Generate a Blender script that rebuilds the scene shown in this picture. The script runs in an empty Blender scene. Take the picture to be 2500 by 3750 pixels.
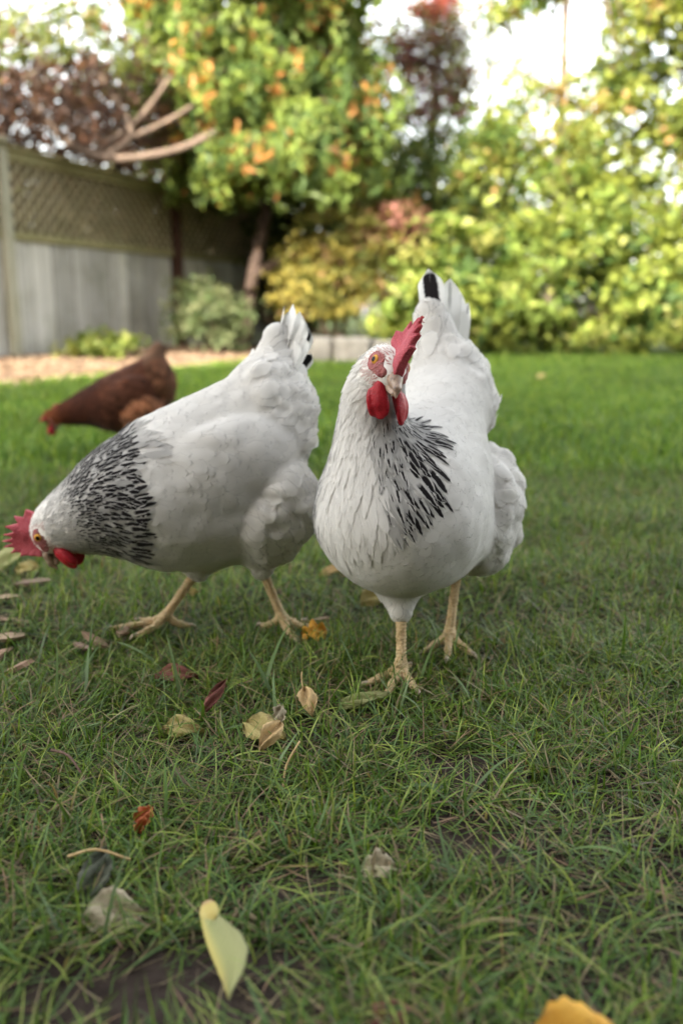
import bpy, math, random
import numpy as np
from mathutils import Vector, Matrix

SC = bpy.context.scene
COL = SC.collection
PI = math.pi
rng = np.random.default_rng(7)
random.seed(7)

# ------------------------------------------------------------------ camera
CAM_H = 0.44
PITCH = math.radians(13.1)
cam_d = bpy.data.cameras.new('camera')
cam_d.sensor_fit = 'HORIZONTAL'
cam_d.sensor_width = 24.0
cam_d.lens = 30.0
cam_d.clip_start = 0.02
cam_d.clip_end = 500.0
cam_d.dof.use_dof = True
cam_d.dof.focus_distance = 0.87
cam_d.dof.aperture_fstop = 3.1
cam = bpy.data.objects.new('camera', cam_d)
cam.location = (0, 0, CAM_H)
cam.rotation_euler = (PI / 2 - PITCH, 0, 0)
COL.objects.link(cam)
SC.camera = cam

# ------------------------------------------------------------------ light
SUN_EL = math.radians(30.0)
SUN_AZ = math.radians(207.0)          # clockwise from +Y: the sun stands behind the camera, to the left
sun_dir = Vector((math.sin(SUN_AZ) * math.cos(SUN_EL), math.cos(SUN_AZ) * math.cos(SUN_EL), math.sin(SUN_EL)))
W = bpy.data.worlds.new('World')
SC.world = W
W.use_nodes = True
nt = W.node_tree
bg = nt.nodes['Background']
sky = nt.nodes.new('ShaderNodeTexSky')
sky.sky_type = 'NISHITA'
sky.sun_disc = False
sky.sun_elevation = SUN_EL
sky.sun_rotation = SUN_AZ
sky.air_density = 1.0
sky.dust_density = 3.0
sky.ozone_density = 1.0
hs_ = nt.nodes.new('ShaderNodeHueSaturation')          # sky desaturated so the shade turns less blue
hs_.inputs['Saturation'].default_value = 0.42
nt.links.new(sky.outputs[0], hs_.inputs['Color'])
tint = nt.nodes.new('ShaderNodeMixRGB'); tint.blend_type = 'MULTIPLY'; tint.inputs[0].default_value = 1.0
tint.inputs[2].default_value = (1.05, 1.0, 0.905, 1)
nt.links.new(hs_.outputs[0], tint.inputs[1])
nt.links.new(tint.outputs[0], bg.inputs[0])
bg.inputs[1].default_value = 0.15
sl = bpy.data.lights.new('sun', 'SUN')
sl.energy = 3.0
sl.angle = math.radians(0.6)
sl.color = (1.0, 0.93, 0.80)
sun = bpy.data.objects.new('sun', sl)
sun.rotation_euler = (-sun_dir).to_track_quat('-Z', 'Y').to_euler()
sun.location = (-6, -12, 12)
COL.objects.link(sun)
SC.view_settings.view_transform = 'Standard'
SC.view_settings.look = 'None'
SC.view_settings.exposure = 3.0
SC.view_settings.gamma = 1.0
SC.render.film_transparent = False
SC.cycles.max_bounces = 16
SC.cycles.diffuse_bounces = 10
SC.cycles.transmission_bounces = 4
SC.cycles.transparent_max_bounces = 24
SC.cycles.caustics_reflective = False
SC.cycles.caustics_refractive = False

# ------------------------------------------------------------------ helpers
def mesh_obj(name, V, F, mat=None, parent=None, smooth=True, uv=None, attrs=None):
    """V (n,3) array, F (m,3|4) array or list of arrays -> ONE mesh object."""
    V = np.asarray(V, dtype=np.float32).reshape(-1, 3)
    groups = F if isinstance(F, list) else [F]
    groups = [np.asarray(g, dtype=np.int32) for g in groups if len(g)]
    me = bpy.data.meshes.new(name)
    me.vertices.add(len(V))
    me.vertices.foreach_set('co', V.ravel())
    loops = np.concatenate([g.ravel() for g in groups])
    tot = np.concatenate([np.full(len(g), g.shape[1], dtype=np.int32) for g in groups])
    start = np.concatenate([[0], np.cumsum(tot)[:-1]]).astype(np.int32)
    me.loops.add(len(loops))
    me.loops.foreach_set('vertex_index', loops)
    me.polygons.add(len(tot))
    me.polygons.foreach_set('loop_start', start)
    me.polygons.foreach_set('loop_total', tot)
    me.polygons.foreach_set('use_smooth', np.full(len(tot), bool(smooth)))
    me.update(calc_edges=True)
    if uv is not None:
        l = me.uv_layers.new(name='UVMap')
        l.data.foreach_set('uv', np.asarray(uv, dtype=np.float32)[loops].ravel())
    for k, a in (attrs or {}).items():
        a = np.asarray(a, dtype=np.float32)
        if k == 'bn':
            me.attributes.new(k, 'FLOAT_VECTOR', 'POINT').data.foreach_set('vector', a.ravel())
        elif a.ndim == 1:
            at = me.attributes.new(k, 'FLOAT', 'POINT')
            at.data.foreach_set('value', a)
        else:
            at = me.attributes.new(k, 'FLOAT_COLOR', 'POINT')
            if a.shape[1] == 3:
                a = np.concatenate([a, np.ones((len(a), 1), np.float32)], 1)
            at.data.foreach_set('color', a.ravel())
    if mat is not None:
        me.materials.append(mat)
    me.validate()
    o = bpy.data.objects.new(name, me)
    COL.objects.link(o)
    if parent is not None:
        o.parent = parent
    return o

def tag(o, label=None, cat=None, group=None, kind=None):
    if label: o['label'] = label
    if cat: o['category'] = cat
    if group: o['group'] = group
    if kind: o['kind'] = kind
    return o

def empty(name, loc=(0, 0, 0), rz=0.0, label=None, cat=None, group=None):
    o = bpy.data.objects.new(name, None)
    o.empty_display_size = 0.05
    o.location = loc
    o.rotation_euler = (0, 0, rz)
    COL.objects.link(o)
    return tag(o, label, cat, group)

class MB:
    """collects pieces of one mesh"""
    def __init__(s): s.V = []; s.F4 = []; s.F3 = []; s.n = 0; s.A = {}; s.U = []
    def add(s, V, F, uv=None, **attrs):
        V = np.asarray(V, float).reshape(-1, 3); F = np.asarray(F, int)
        (s.F4 if F.shape[1] == 4 else s.F3).append(F + s.n)
        s.V.append(V); s.n += len(V)
        if uv is not None: s.U.append(uv)
        for k, a in attrs.items(): s.A.setdefault(k, []).append(a)
        return s
    def build(s, name, mat, parent=None, smooth=True):
        F = []
        if s.F4: F.append(np.concatenate(s.F4))
        if s.F3: F.append(np.concatenate(s.F3))
        at = {k: np.concatenate(v) for k, v in s.A.items()}
        return mesh_obj(name, np.concatenate(s.V), F, mat, parent, smooth,
                        np.concatenate(s.U) if s.U else None, at)

def unit(a, axis=-1):
    a = np.asarray(a, float)
    return a / np.maximum(np.linalg.norm(a, axis=axis, keepdims=True), 1e-9)

def box(c, s, rot=None, bev=0.0):
    """bevelled box: centre c, full size s -> V, F(quads)"""
    h = np.array(s, float) / 2
    b = min(bev, h.min() * 0.45)
    if b <= 0:
        V = np.array([[x, y, z] for x in (-1, 1) for y in (-1, 1) for z in (-1, 1)], float) * h
        F = [[0, 1, 3, 2], [4, 6, 7, 5], [0, 4, 5, 1], [2, 3, 7, 6], [0, 2, 6, 4], [1, 5, 7, 3]]
        F = np.array(F)
    else:
        V = []; idx = {}
        for x in (-1, 1):
            for y in (-1, 1):
                for z in (-1, 1):
                    for a in range(3):
                        p = np.array([x, y, z], float) * (h - b)
                        p[a] = (x, y, z)[a] * h[a]
                        idx[(x, y, z, a)] = len(V); V.append(p)
        V = np.array(V); F = []
        for a in range(3):
            o1, o2 = [i for i in range(3) if i != a]
            for s_ in (-1, 1):
                q = []
                for (p_, r_) in ((-1, -1), (1, -1), (1, 1), (-1, 1)):
                    k = [0, 0, 0]; k[a] = s_; k[o1] = p_; k[o2] = r_
                    q.append(idx[(k[0], k[1], k[2], a)])
                F.append(q)
        for a in range(3):                      # edges running along axis a
            o1, o2 = [i for i in range(3) if i != a]
            for p_ in (-1, 1):
                for r_ in (-1, 1):
                    k0 = [0, 0, 0]; k0[o1] = p_; k0[o2] = r_
                    k1 = list(k0); k0[a] = -1; k1[a] = 1
                    F.append([idx[(*k0, o1)], idx[(*k1, o1)], idx[(*k1, o2)], idx[(*k0, o2)]])
        F = np.array(F)
        T = []
        for x in (-1, 1):
            for y in (-1, 1):
                for z in (-1, 1):
                    T.append([idx[(x, y, z, 0)], idx[(x, y, z, 1)], idx[(x, y, z, 2)], idx[(x, y, z, 2)]])
        # corner triangles are kept as thin quads' own list by the caller
        F = (F, np.array(T)[:, :3])
    if rot is not None:
        V = V @ np.array(rot).T
    V = V + np.array(c, float)
    return V, F

def add_box(mb, c, s, rot=None, bev=0.0):
    V, F = box(c, s, rot, bev)
    if isinstance(F, tuple):
        n = mb.n
        mb.V.append(V); mb.n += len(V)
        mb.F4.append(F[0] + n); mb.F3.append(F[1] + n)
    else:
        mb.add(V, F)

def rotz(a):
    c, s = math.cos(a), math.sin(a)
    return np.array([[c, -s, 0], [s, c, 0], [0, 0, 1]])

def spline(P, n):
    """Catmull-Rom through P (k,d) -> n points"""
    P = np.asarray(P, float)
    Q = np.vstack([2 * P[0] - P[1], P, 2 * P[-1] - P[-2]])
    t = np.linspace(0, len(P) - 1 - 1e-6, n); i = t.astype(int); f = (t - i)[:, None]
    a, b, c, d = Q[i], Q[i + 1], Q[i + 2], Q[i + 3]
    return 0.5 * (2 * b + (c - a) * f + (2 * a - 5 * b + 4 * c - d) * f * f + (3 * b - a - 3 * c + d) * f ** 3)

def tube(P, R, seg=10, n=None, wob=0.0):
    """tapered tube through control points P with radii R, closed ends -> V, F quads"""
    P = np.asarray(P, float); R = np.asarray(R, float)
    n = n or max(4, 4 * len(P))
    PR = spline(np.column_stack([P, R]), n)
    C, r = PR[:, :3], np.maximum(PR[:, 3], 1e-4)
    T = unit(np.gradient(C, axis=0))
    ref = np.array([0, 0, 1.0]) if abs(T[0][2]) < 0.9 else np.array([1.0, 0, 0])
    N = []
    u = unit(np.cross(T[0], ref))
    for t in T:
        u = unit(u - t * np.dot(u, t)); N.append(u)
    N = np.array(N); B = np.cross(T, N)
    a = np.linspace(0, 2 * PI, seg, endpoint=False)
    rr = r[:, None] * (1 + wob * rng.standard_normal((n, seg)))
    V = C[:, None] + rr[..., None] * (np.cos(a)[None, :, None] * N[:, None] + np.sin(a)[None, :, None] * B[:, None])
    V = V.reshape(-1, 3)
    i = np.arange(n - 1)[:, None] * seg; j = np.arange(seg)[None]; j2 = (j + 1) % seg
    F = np.stack([i + j, i + j2, i + seg + j2, i + seg + j], -1).reshape(-1, 4)
    V = np.vstack([V, C[0], C[-1]])
    a0, a1 = n * seg, n * seg + 1
    jj = np.arange(0, seg, 2)
    cap0 = np.stack([np.full(len(jj), a0), (jj + 2) % seg, (jj + 1) % seg, jj], -1)
    cap1 = np.stack([np.full(len(jj), a1), (n - 1) * seg + jj, (n - 1) * seg + (jj + 1) % seg, (n - 1) * seg + (jj + 2) % seg], -1)
    return V, np.vstack([F, cap0, cap1])

# value noise on arrays
_perm = rng.random((64, 64, 64))
def vnoise(P, f):
    q = np.asarray(P, float) * f
    i = np.floor(q).astype(int); t = q - i; t = t * t * (3 - 2 * t)
    def g(dx, dy, dz): return _perm[(i[..., 0] + dx) % 64, (i[..., 1] + dy) % 64, (i[..., 2] + dz) % 64]
    x, y, z = t[..., 0], t[..., 1], t[..., 2]
    return ((g(0,0,0)*(1-x)+g(1,0,0)*x)*(1-y)+(g(0,1,0)*(1-x)+g(1,1,0)*x)*y)*(1-z) + \
           ((g(0,0,1)*(1-x)+g(1,0,1)*x)*(1-y)+(g(0,1,1)*(1-x)+g(1,1,1)*x)*y)*z

# ------------------------------------------------------------------ materials
class NT:
    """small node-tree builder"""
    def __init__(s, name):
        s.m = bpy.data.materials.new(name); s.m.use_nodes = True
        s.t = s.m.node_tree; s.t.nodes.clear()
        s.out = s.t.nodes.new('ShaderNodeOutputMaterial')
    def n(s, typ, ins=None, **props):
        nd = s.t.nodes.new('ShaderNode' + typ)
        for k, v in props.items(): setattr(nd, k, v)
        for k, v in (ins or {}).items():
            if hasattr(v, 'is_linked') or hasattr(v, 'links'): s.t.links.new(v, nd.inputs[k])
            else: nd.inputs[k].default_value = v
        return nd
    def ramp(s, fac, stops):
        nd = s.t.nodes.new('ShaderNodeValToRGB')
        e = nd.color_ramp.elements
        while len(e) < len(stops): e.new(0.5)
        for k, (p, c) in enumerate(stops):
            e[k].position = p; e[k].color = (*c, 1) if len(c) == 3 else c
        s.t.links.new(fac, nd.inputs[0]); return nd.outputs[0]
    def math(s, op, a, b=None, clamp=False):
        nd = s.t.nodes.new('ShaderNodeMath'); nd.operation = op; nd.use_clamp = clamp
        for k, v in ((0, a), (1, b)):
            if v is None: continue
            if hasattr(v, 'links'): s.t.links.new(v, nd.inputs[k])
            else: nd.inputs[k].default_value = v
        return nd.outputs[0]
    def mix(s, fac, a, b, blend='MIX'):
        nd = s.t.nodes.new('ShaderNodeMixRGB'); nd.blend_type = blend
        for k, v in ((0, fac), (1, a), (2, b)):
            if hasattr(v, 'links'): s.t.links.new(v, nd.inputs[k])
            else: nd.inputs[k].default_value = v if k == 0 else ((*v, 1) if len(v) == 3 else v)
        return nd.outputs[0]
    def noise(s, vec, scale, detail=4, rough=0.6, dist=0.0):
        nd = s.n('TexNoise', {'Scale': scale, 'Detail': detail, 'Roughness': rough, 'Distortion': dist})
        if vec is not None: s.t.links.new(vec, nd.inputs['Vector'])
        return nd.outputs['Fac']
    def bump(s, h, strength, dist=0.01):
        nd = s.n('Bump', {'Strength': strength, 'Distance': dist}); s.t.links.new(h, nd.inputs['Height'])
        return nd.outputs[0]
    def obj(s): return s.n('TexCoord').outputs['Object']
    def attr(s, name, what='Color'): return s.n('Attribute', attribute_name=name).outputs[what]
    def bsdf(s, col, rough=0.7, normal=None, spec=0.3, sss=0.0, sssr=(0.01, 0.004, 0.002)):
        b = s.n('BsdfPrincipled', {'Roughness': rough, 'Specular IOR Level': spec})
        if hasattr(col, 'links'): s.t.links.new(col, b.inputs['Base Color'])
        else: b.inputs['Base Color'].default_value = (*col, 1)
        if normal is not None: s.t.links.new(normal, b.inputs['Normal'])
        if sss: b.inputs['Subsurface Weight'].default_value = sss; b.inputs['Subsurface Radius'].default_value = sssr; b.inputs['Subsurface Scale'].default_value = 1.0
        return b
    def end(s, sh):
        s.t.links.new(sh.outputs[0] if hasattr(sh, 'outputs') else sh, s.out.inputs[0]); return s.m

def leaf_mat(name, trans=0.4, rough=0.55, spec=0.25, gain=1.0):
    """leaf material: colour comes from the per-leaf attribute, light passes through"""
    k = NT(name)
    c = k.attr('col')
    n = k.noise(k.obj(), 30, 3)
    c2 = k.mix(0.35, c, k.ramp(n, [(0.3, (0.5, 0.5, 0.5)), (0.7, (1, 1, 1))]), 'MULTIPLY')
    b = k.bsdf(c2, rough, None, spec)
    t = k.n('BsdfTranslucent'); k.t.links.new(k.mix(1.0, c2, (1.25 * gain, 1.2 * gain, 0.6 * gain), 'MULTIPLY'), t.inputs[0])
    m = k.n('MixShader', {0: trans}); k.t.links.new(b.outputs[0], m.inputs[1]); k.t.links.new(t.outputs[0], m.inputs[2])
    return k.end(m)

def bark_mat(name, c1, c2, scale=12):
    k = NT(name); o = k.obj()
    mp = k.n('Mapping', {'Vector': o, 'Scale': (1, 1, 0.25)}).outputs[0]
    n = k.noise(mp, scale, 6, 0.7, 1.0)
    return k.end(k.bsdf(k.ramp(n, [(0.3, c1), (0.7, c2)]), 0.9, k.bump(n, 0.8, 0.02), 0.1))
# ------------------------------------------------------------------ implicit surfaces
def s_ell(P, c, r, R=None):
    q = P - np.array(c, float)
    if R is not None: q = q @ np.asarray(R, float)
    r = np.array(r, float)
    k0 = np.linalg.norm(q / r, axis=-1); k1 = np.linalg.norm(q / (r * r), axis=-1)
    return np.where(k1 > 1e-6, k0 * (k0 - 1) / np.maximum(k1, 1e-6), -r.min())

def s_cone(P, a, b, ra, rb):
    a = np.array(a, float); b = np.array(b, float); d = b - a
    t = np.clip(((P - a) @ d) / np.dot(d, d), 0, 1)
    return np.linalg.norm(P - a - t[..., None] * d, axis=-1) - (ra + (rb - ra) * t)

def smin(a, b, k):
    if k <= 0: return np.minimum(a, b)
    h = np.clip(0.5 + 0.5 * (b - a) / k, 0, 1)
    return b + (a - b) * h - k * h * (1 - h)

def rot_y(deg):
    """columns: local axes of a shape pitched nose-up by deg in the x-z plane"""
    a = math.radians(deg); c, s = math.cos(a), math.sin(a)
    return np.array([[c, 0, -s], [0, 1, 0], [s, 0, c]])

def surface_net(fun, lo, hi, h):
    lo = np.array(lo, float); hi = np.array(hi, float)
    n = np.ceil((hi - lo) / h).astype(int) + 1
    ax = [lo[i] + h * np.arange(n[i]) for i in range(3)]
    G = np.stack(np.meshgrid(*ax, indexing='ij'), -1)
    S = fun(G.reshape(-1, 3)).reshape(n)
    ins = S < 0
    nx, ny, nz = n
    acc = np.zeros((nx - 1, ny - 1, nz - 1, 3)); cnt = np.zeros((nx - 1, ny - 1, nz - 1))
    cor = [(i, j, k) for i in (0, 1) for j in (0, 1) for k in (0, 1)]
    def sub(A, c): return A[c[0]:c[0] + nx - 1, c[1]:c[1] + ny - 1, c[2]:c[2] + nz - 1]
    for a in cor:
        for b in cor:
            if sum(b) - sum(a) == 1 and sum(abs(b[i] - a[i]) for i in range(3)) == 1:
                sa, sb = sub(S, a), sub(S, b)
                m = sub(ins, a) != sub(ins, b)
                t = np.where(m, sa / np.where(np.abs(sa - sb) < 1e-12, 1, sa - sb), 0)
                p = np.array(a)[None, None, None] + t[..., None] * (np.array(b) - np.array(a))
                acc += np.where(m[..., None], p, 0); cnt += m
    act = cnt > 0
    idx = -np.ones(act.shape, int); idx[act] = np.arange(act.sum())
    ii = np.argwhere(act)
    V = lo + h * (ii + acc[act] / cnt[act][:, None])
    F = []
    for d in range(3):
        e1, e2 = [(1, 2), (2, 0), (0, 1)][d]
        s0 = [slice(0, -1) if k == d else slice(1, -1) for k in range(3)]
        s1 = [slice(1, None) if k == d else slice(1, -1) for k in range(3)]
        A, B = ins[tuple(s0)], ins[tuple(s1)]
        m = A != B
        w = np.argwhere(m)
        base = w.copy()
        for k in range(3):
            if k != d: base[:, k] += 1
        def cell(o1, o2):
            q = base.copy(); q[:, e1] += o1; q[:, e2] += o2
            return idx[q[:, 0], q[:, 1], q[:, 2]]
        Q = np.stack([cell(-1, -1), cell(0, -1), cell(0, 0), cell(-1, 0)], -1)
        fl = A[m]
        Q = np.where(fl[:, None], Q, Q[:, ::-1])
        F.append(Q)
    F = np.concatenate(F)
    F = F[(F >= 0).all(1)]
    return V, F, (S, lo, h)

def tri_sample(grid, P):
    S, lo, h = grid
    q = (P - lo) / h
    n = np.array(S.shape)
    q = np.clip(q, 0, n - 1.001)
    i = q.astype(int); t = q - i
    def g(a, b, c): return S[i[..., 0] + a, i[..., 1] + b, i[..., 2] + c]
    x, y, z = t[..., 0], t[..., 1], t[..., 2]
    return ((g(0,0,0)*(1-x)+g(1,0,0)*x)*(1-y)+(g(0,1,0)*(1-x)+g(1,1,0)*x)*y)*(1-z) + \
           ((g(0,0,1)*(1-x)+g(1,0,1)*x)*(1-y)+(g(0,1,1)*(1-x)+g(1,1,1)*x)*y)*z

def grad(grid, P, e=0.004):
    D = np.eye(3) * e
    return unit(np.stack([tri_sample(grid, P + D[k]) - tri_sample(grid, P - D[k]) for k in range(3)], -1))

# ------------------------------------------------------------------ hen materials
def feather_material():
    k = NT('feather')
    col = k.attr('col'); blk = k.attr('blk', 'Fac')
    uv = k.n('UVMap').outputs[0]
    sp = k.n('SeparateXYZ', {0: uv}); u, v = sp.outputs[0], sp.outputs[1]
    e = k.math('ABSOLUTE', k.math('SUBTRACT', k.math('MULTIPLY', u, 2.0), 1.0))
    nz = k.noise(k.obj(), 420, 2)
    e2 = k.math('ADD', e, k.math('MULTIPLY', k.math('SUBTRACT', nz, 0.5), 0.25))
    wid = k.math('ADD', k.math('MULTIPLY', blk, 0.56), 0.16)
    m1 = k.math('MULTIPLY', k.math('SUBTRACT', wid, e2), 8.0, True)
    m1 = k.math('MINIMUM', m1, 1.0)
    st = k.math('SUBTRACT', 0.66, k.math('MULTIPLY', blk, 0.36))
    m2 = k.math('MULTIPLY', k.math('SUBTRACT', k.math('ADD', v, k.math('MULTIPLY', nz, 0.08)), st), 9.0, True)
    m3 = k.math('MULTIPLY', k.math('SUBTRACT', 0.985, v), 22.0, True)
    on = k.math('MULTIPLY', blk, 7.0, True)
    mask = k.math('MULTIPLY', k.math('MULTIPLY', m1, m2), k.math('MULTIPLY', m3, on))
    c = k.mix(mask, col, (0.018, 0.015, 0.016))
    # barbs: fine oblique lines either side of the shaft
    br = k.n('TexWave', {'Scale': 26.0, 'Distortion': 3.0, 'Detail': 1.0})
    vv = k.n('CombineXYZ', {0: k.math('ADD', v, k.math('MULTIPLY', e, -0.35)), 1: 0.0, 2: 0.0}).outputs[0]
    k.t.links.new(vv, br.inputs['Vector'])
    h = br.outputs['Fac']
    c = k.mix(k.math('MULTIPLY', h, 0.10), c, (0.35, 0.33, 0.31), 'MULTIPLY')
    # the barbs of neighbouring feathers interlock: shade them half by the body's own curvature
    vt = k.n('VectorTransform', {0: k.attr('bn', 'Vector')}, vector_type='NORMAL', convert_from='OBJECT', convert_to='WORLD')
    gn_ = k.n('NewGeometry').outputs['Normal']
    va = k.n('VectorMath', {0: vt.outputs[0]}, operation='MULTIPLY_ADD'); va.inputs[1].default_value = (1.8, 1.8, 1.8); k.t.links.new(gn_, va.inputs[2])
    vn = k.n('VectorMath', {0: va.outputs[0]}, operation='NORMALIZE').outputs[0]
    bp = k.n('Bump', {'Strength': 0.25, 'Distance': 0.0006, 'Height': h, 'Normal': vn}).outputs[0]
    b = k.bsdf(c, 0.75, bp, 0.12)
    b.inputs['Sheen Weight'].default_value = 0.15
    t = k.n('BsdfTranslucent'); k.t.links.new(c, t.inputs[0])
    m = k.n('MixShader', {0: 0.58}); k.t.links.new(b.outputs[0], m.inputs[1]); k.t.links.new(t.outputs[0], m.inputs[2])
    # the vane frays into loose barbs towards its edge and tip
    fr = k.math('ADD', k.math('MULTIPLY', h, 0.30), k.math('MULTIPLY', nz, 0.35))
    soft = k.attr('soft', 'Fac')
    ae = k.math('DIVIDE', k.math('SUBTRACT', k.math('SUBTRACT', 1.12, e), k.math('MULTIPLY', fr, soft)), k.math('ADD', 0.08, k.math('MULTIPLY', soft, 0.50)), True)
    at = k.math('DIVIDE', k.math('SUBTRACT', k.math('SUBTRACT', 1.06, v), k.math('MULTIPLY', fr, k.math('MULTIPLY', soft, 0.45))), k.math('ADD', 0.04, k.math('MULTIPLY', soft, 0.24)), True)
    tr = k.n('BsdfTransparent')
    m2_ = k.n('MixShader', {0: k.math('MULTIPLY', ae, at)}); k.t.links.new(tr.outputs[0], m2_.inputs[1]); k.t.links.new(m.outputs[0], m2_.inputs[2])
    return k.end(m2_)

def skin_material(name, c1, c2, scale=700, rough=0.5, bump=0.5, sss=0.25):
    k = NT(name); o = k.obj()
    vo = k.n('TexVoronoi', {'Scale': scale, 'Vector': o})
    n = k.noise(o, scale * 0.12, 4)
    n = k.math('ADD', k.math('MULTIPLY', n, 0.7), k.math('MULTIPLY', vo.outputs[0], 0.45))
    c = k.ramp(n, [(0.3, c1), (0.7, c2)])
    return k.end(k.bsdf(c, rough, k.bump(vo.outputs[0], bump, 0.0016), 0.25, sss, (0.004, 0.001, 0.0006)))

M = {}
M['feather'] = feather_material()
def flat_body(name, c):
    k = NT(name); n = k.noise(k.obj(), 60, 5)
    return k.end(k.bsdf(k.ramp(n, [(0.3, tuple(x * 0.85 for x in c)), (0.7, c)]), 0.9, k.bump(n, 0.3, 0.004), 0.05))
M['white_down'] = flat_body('white_down', (0.80, 0.78, 0.74))
M['brown_down'] = flat_body('brown_down', (0.16, 0.05, 0.02))
M['comb'] = skin_material('comb_skin', (0.24, 0.022, 0.036), (0.42, 0.075, 0.095), 620, 0.5, 0.55)
M['wattle'] = skin_material('wattle_skin', (0.22, 0.004, 0.011), (0.33, 0.010, 0.020), 620, 0.42, 0.4, 0.3)
M['face'] = skin_material('face_skin', (0.22, 0.042, 0.048), (0.39, 0.15, 0.14), 1100, 0.6, 0.7)
M['leg'] = skin_material('leg_scales', (0.36, 0.24, 0.10), (0.52, 0.39, 0.22), 420, 0.5, 0.9, 0.1)
M['claw'] = skin_material('claw_horn', (0.30, 0.23, 0.17), (0.45, 0.36, 0.28), 300, 0.4, 0.1, 0.0)
k = NT('beak_horn'); o_ = k.obj(); n_ = k.noise(o_, 140, 4)
M['beak'] = k.end(k.bsdf(k.ramp(n_, [(0.32, (0.07, 0.045, 0.035)), (0.46, (0.26, 0.18, 0.13)), (0.7, (0.38, 0.29, 0.22))]), 0.35, k.bump(n_, 0.2, 0.001), 0.4, 0.1))
k = NT('eye'); sp = k.n('SeparateXYZ', {0: k.obj()})
rr = k.math('SQRT', k.math('ADD', k.math('POWER', sp.outputs[0], 2.0), k.math('POWER', sp.outputs[2], 2.0)))
M['eye'] = k.end(k.bsdf(k.ramp(k.math('MULTIPLY', rr, 162.0), [(0.0, (0.004, 0.004, 0.005)), (0.36, (0.004, 0.004, 0.005)), (0.42, (0.42, 0.17, 0.02)), (0.62, (0.55, 0.30, 0.05)), (0.80, (0.30, 0.12, 0.02)), (0.88, (0.02, 0.01, 0.01))]), 0.08, None, 0.12))

# ------------------------------------------------------------------ feathers
def feather_grid(root, T, N, L, Wd, col, blk, grid=None, lift=0.0015, cup=0.2, nu=5, nv=7, tip=0.55, bend=None, rag=0.10):
    """many feathers at once. root,T,N (n,3); L,Wd,blk (n); col (n,3). Conforms to the body surface when grid is given."""
    n = len(root)
    v = 1 - (1 - np.linspace(0, 1, nv)) ** 1.5; u = np.linspace(-1, 1, nu)
    prof = np.where(v < tip, 0.45 + 0.55 * np.sin(v / tip * PI / 2), np.sqrt(np.clip(1 - ((v - tip) / (1 - tip)) ** 2, 0, 1)))
    prof[-1] = 0.10
    B = np.cross(N, T)
    uu = u[None, None, :] * np.ones((n, nv, 1)); vv = v[None, :, None] * np.ones((n, 1, nu))
    wj = 1 + rag * rng.standard_normal((n, nv, nu)) * (vv > 0.3)
    w = Wd[:, None, None] * prof[None, :, None] * wj
    # rounded tip: the middle of the tip runs a little longer than its corners
    vl = vv - 0.06 * (uu ** 2) * (vv > 0.5)
    P = root[:, None, None] + T[:, None, None] * (L[:, None, None] * vl)[..., None] + B[:, None, None] * (uu * w)[..., None]
    hgt = lift[:, None, None] * (0.25 + 0.75 * vv ** 1.6) - cup * (uu ** 2) * w * (0.4 + 0.6 * vv)
    if grid is not None:
        for _ in range(2):
            d = tri_sample(grid, P); g = grad(grid, P)
            P = P - g * np.clip(d, -0.02, 0.03)[..., None]
        P = P + g * (hgt + 0.0012)[..., None]
    else:
        P = P + N[:, None, None] * (hgt - (bend[:, None, None] if bend is not None else 0) * vv ** 2)[..., None]
    if grid is not None: BN = g.reshape(-1, 3)
    else: BN = np.repeat(N, nu * nv, 0)
    V = P.reshape(-1, 3)
    uvs = np.stack([(uu * 0.5 + 0.5), vv], -1).reshape(-1, 2)
    q = (np.arange(nv - 1)[:, None] * nu + np.arange(nu - 1)[None]).ravel()
    Q = np.stack([q, q + 1, q + nu + 1, q + nu], -1)
    F = (np.arange(n)[:, None, None] * (nu * nv) + Q[None]).reshape(-1, 4)
    C = np.repeat(col, nu * nv, 0); K = np.repeat(blk, nu * nv)
    return V, F, uvs, C, K, BN

def poisson(P, rad):
    """greedy thinning: P (n,3) with own radius each -> kept indices"""
    cell = {}
    h = 0.004; keep = []
    Pi = np.floor(P / h).astype(int)
    for i in range(len(P)):
        r = rad[i]; m = int(math.ceil(r / h)); a, b, c = Pi[i]; ok = True
        p = P[i]
        for x in range(a - m, a + m + 1):
            for y in range(b - m, b + m + 1):
                for z in range(c - m, c + m + 1):
                    for j in cell.get((x, y, z), ()):
                        d = P[j] - p
                        if d[0] * d[0] + d[1] * d[1] + d[2] * d[2] < r * r: ok = False; break
                    if not ok: break
                if not ok: break
            if not ok: break
        if ok:
            cell.setdefault((a, b, c), []).append(i); keep.append(i)
    return np.array(keep)

def frame(fwd, up=(0, 0, 1), roll=0.0):
    f = unit(np.array(fwd, float)); u = np.array(up, float); u = unit(u - f * np.dot(u, f)); l = np.cross(u, f)
    c, s = math.cos(roll), math.sin(roll)
    l2 = c * l + s * u; u2 = -s * l + c * u
    return np.stack([f, l2, u2], 1)          # columns: forward, left, up

COMB = np.array([(0.0330, -0.0030), (0.0355, 0.0080), (0.0372, 0.0200), (0.0385, 0.0270), (0.0420, 0.0350), (0.0368, 0.0340), (0.0362, 0.0395), (0.0405, 0.0510), (0.0340, 0.0465),
                 (0.0300, 0.0460), (0.0345, 0.0655), (0.0280, 0.0560), (0.0235, 0.0490), (0.0262, 0.0690), (0.0195, 0.0580), (0.0145, 0.0500), (0.0150, 0.0700), (0.0090, 0.0570),
                 (0.0045, 0.0490), (0.0000, 0.0650), (-0.0055, 0.0530), (-0.0090, 0.0455), (-0.0180, 0.0555), (-0.0190, 0.0400),
                 (-0.0320, 0.0390), (-0.0295, 0.0250), (-0.0200, 0.0180), (-0.0120, 0.0140), (0.0080, 0.0100), (0.0200, 0.0040)])

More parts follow.
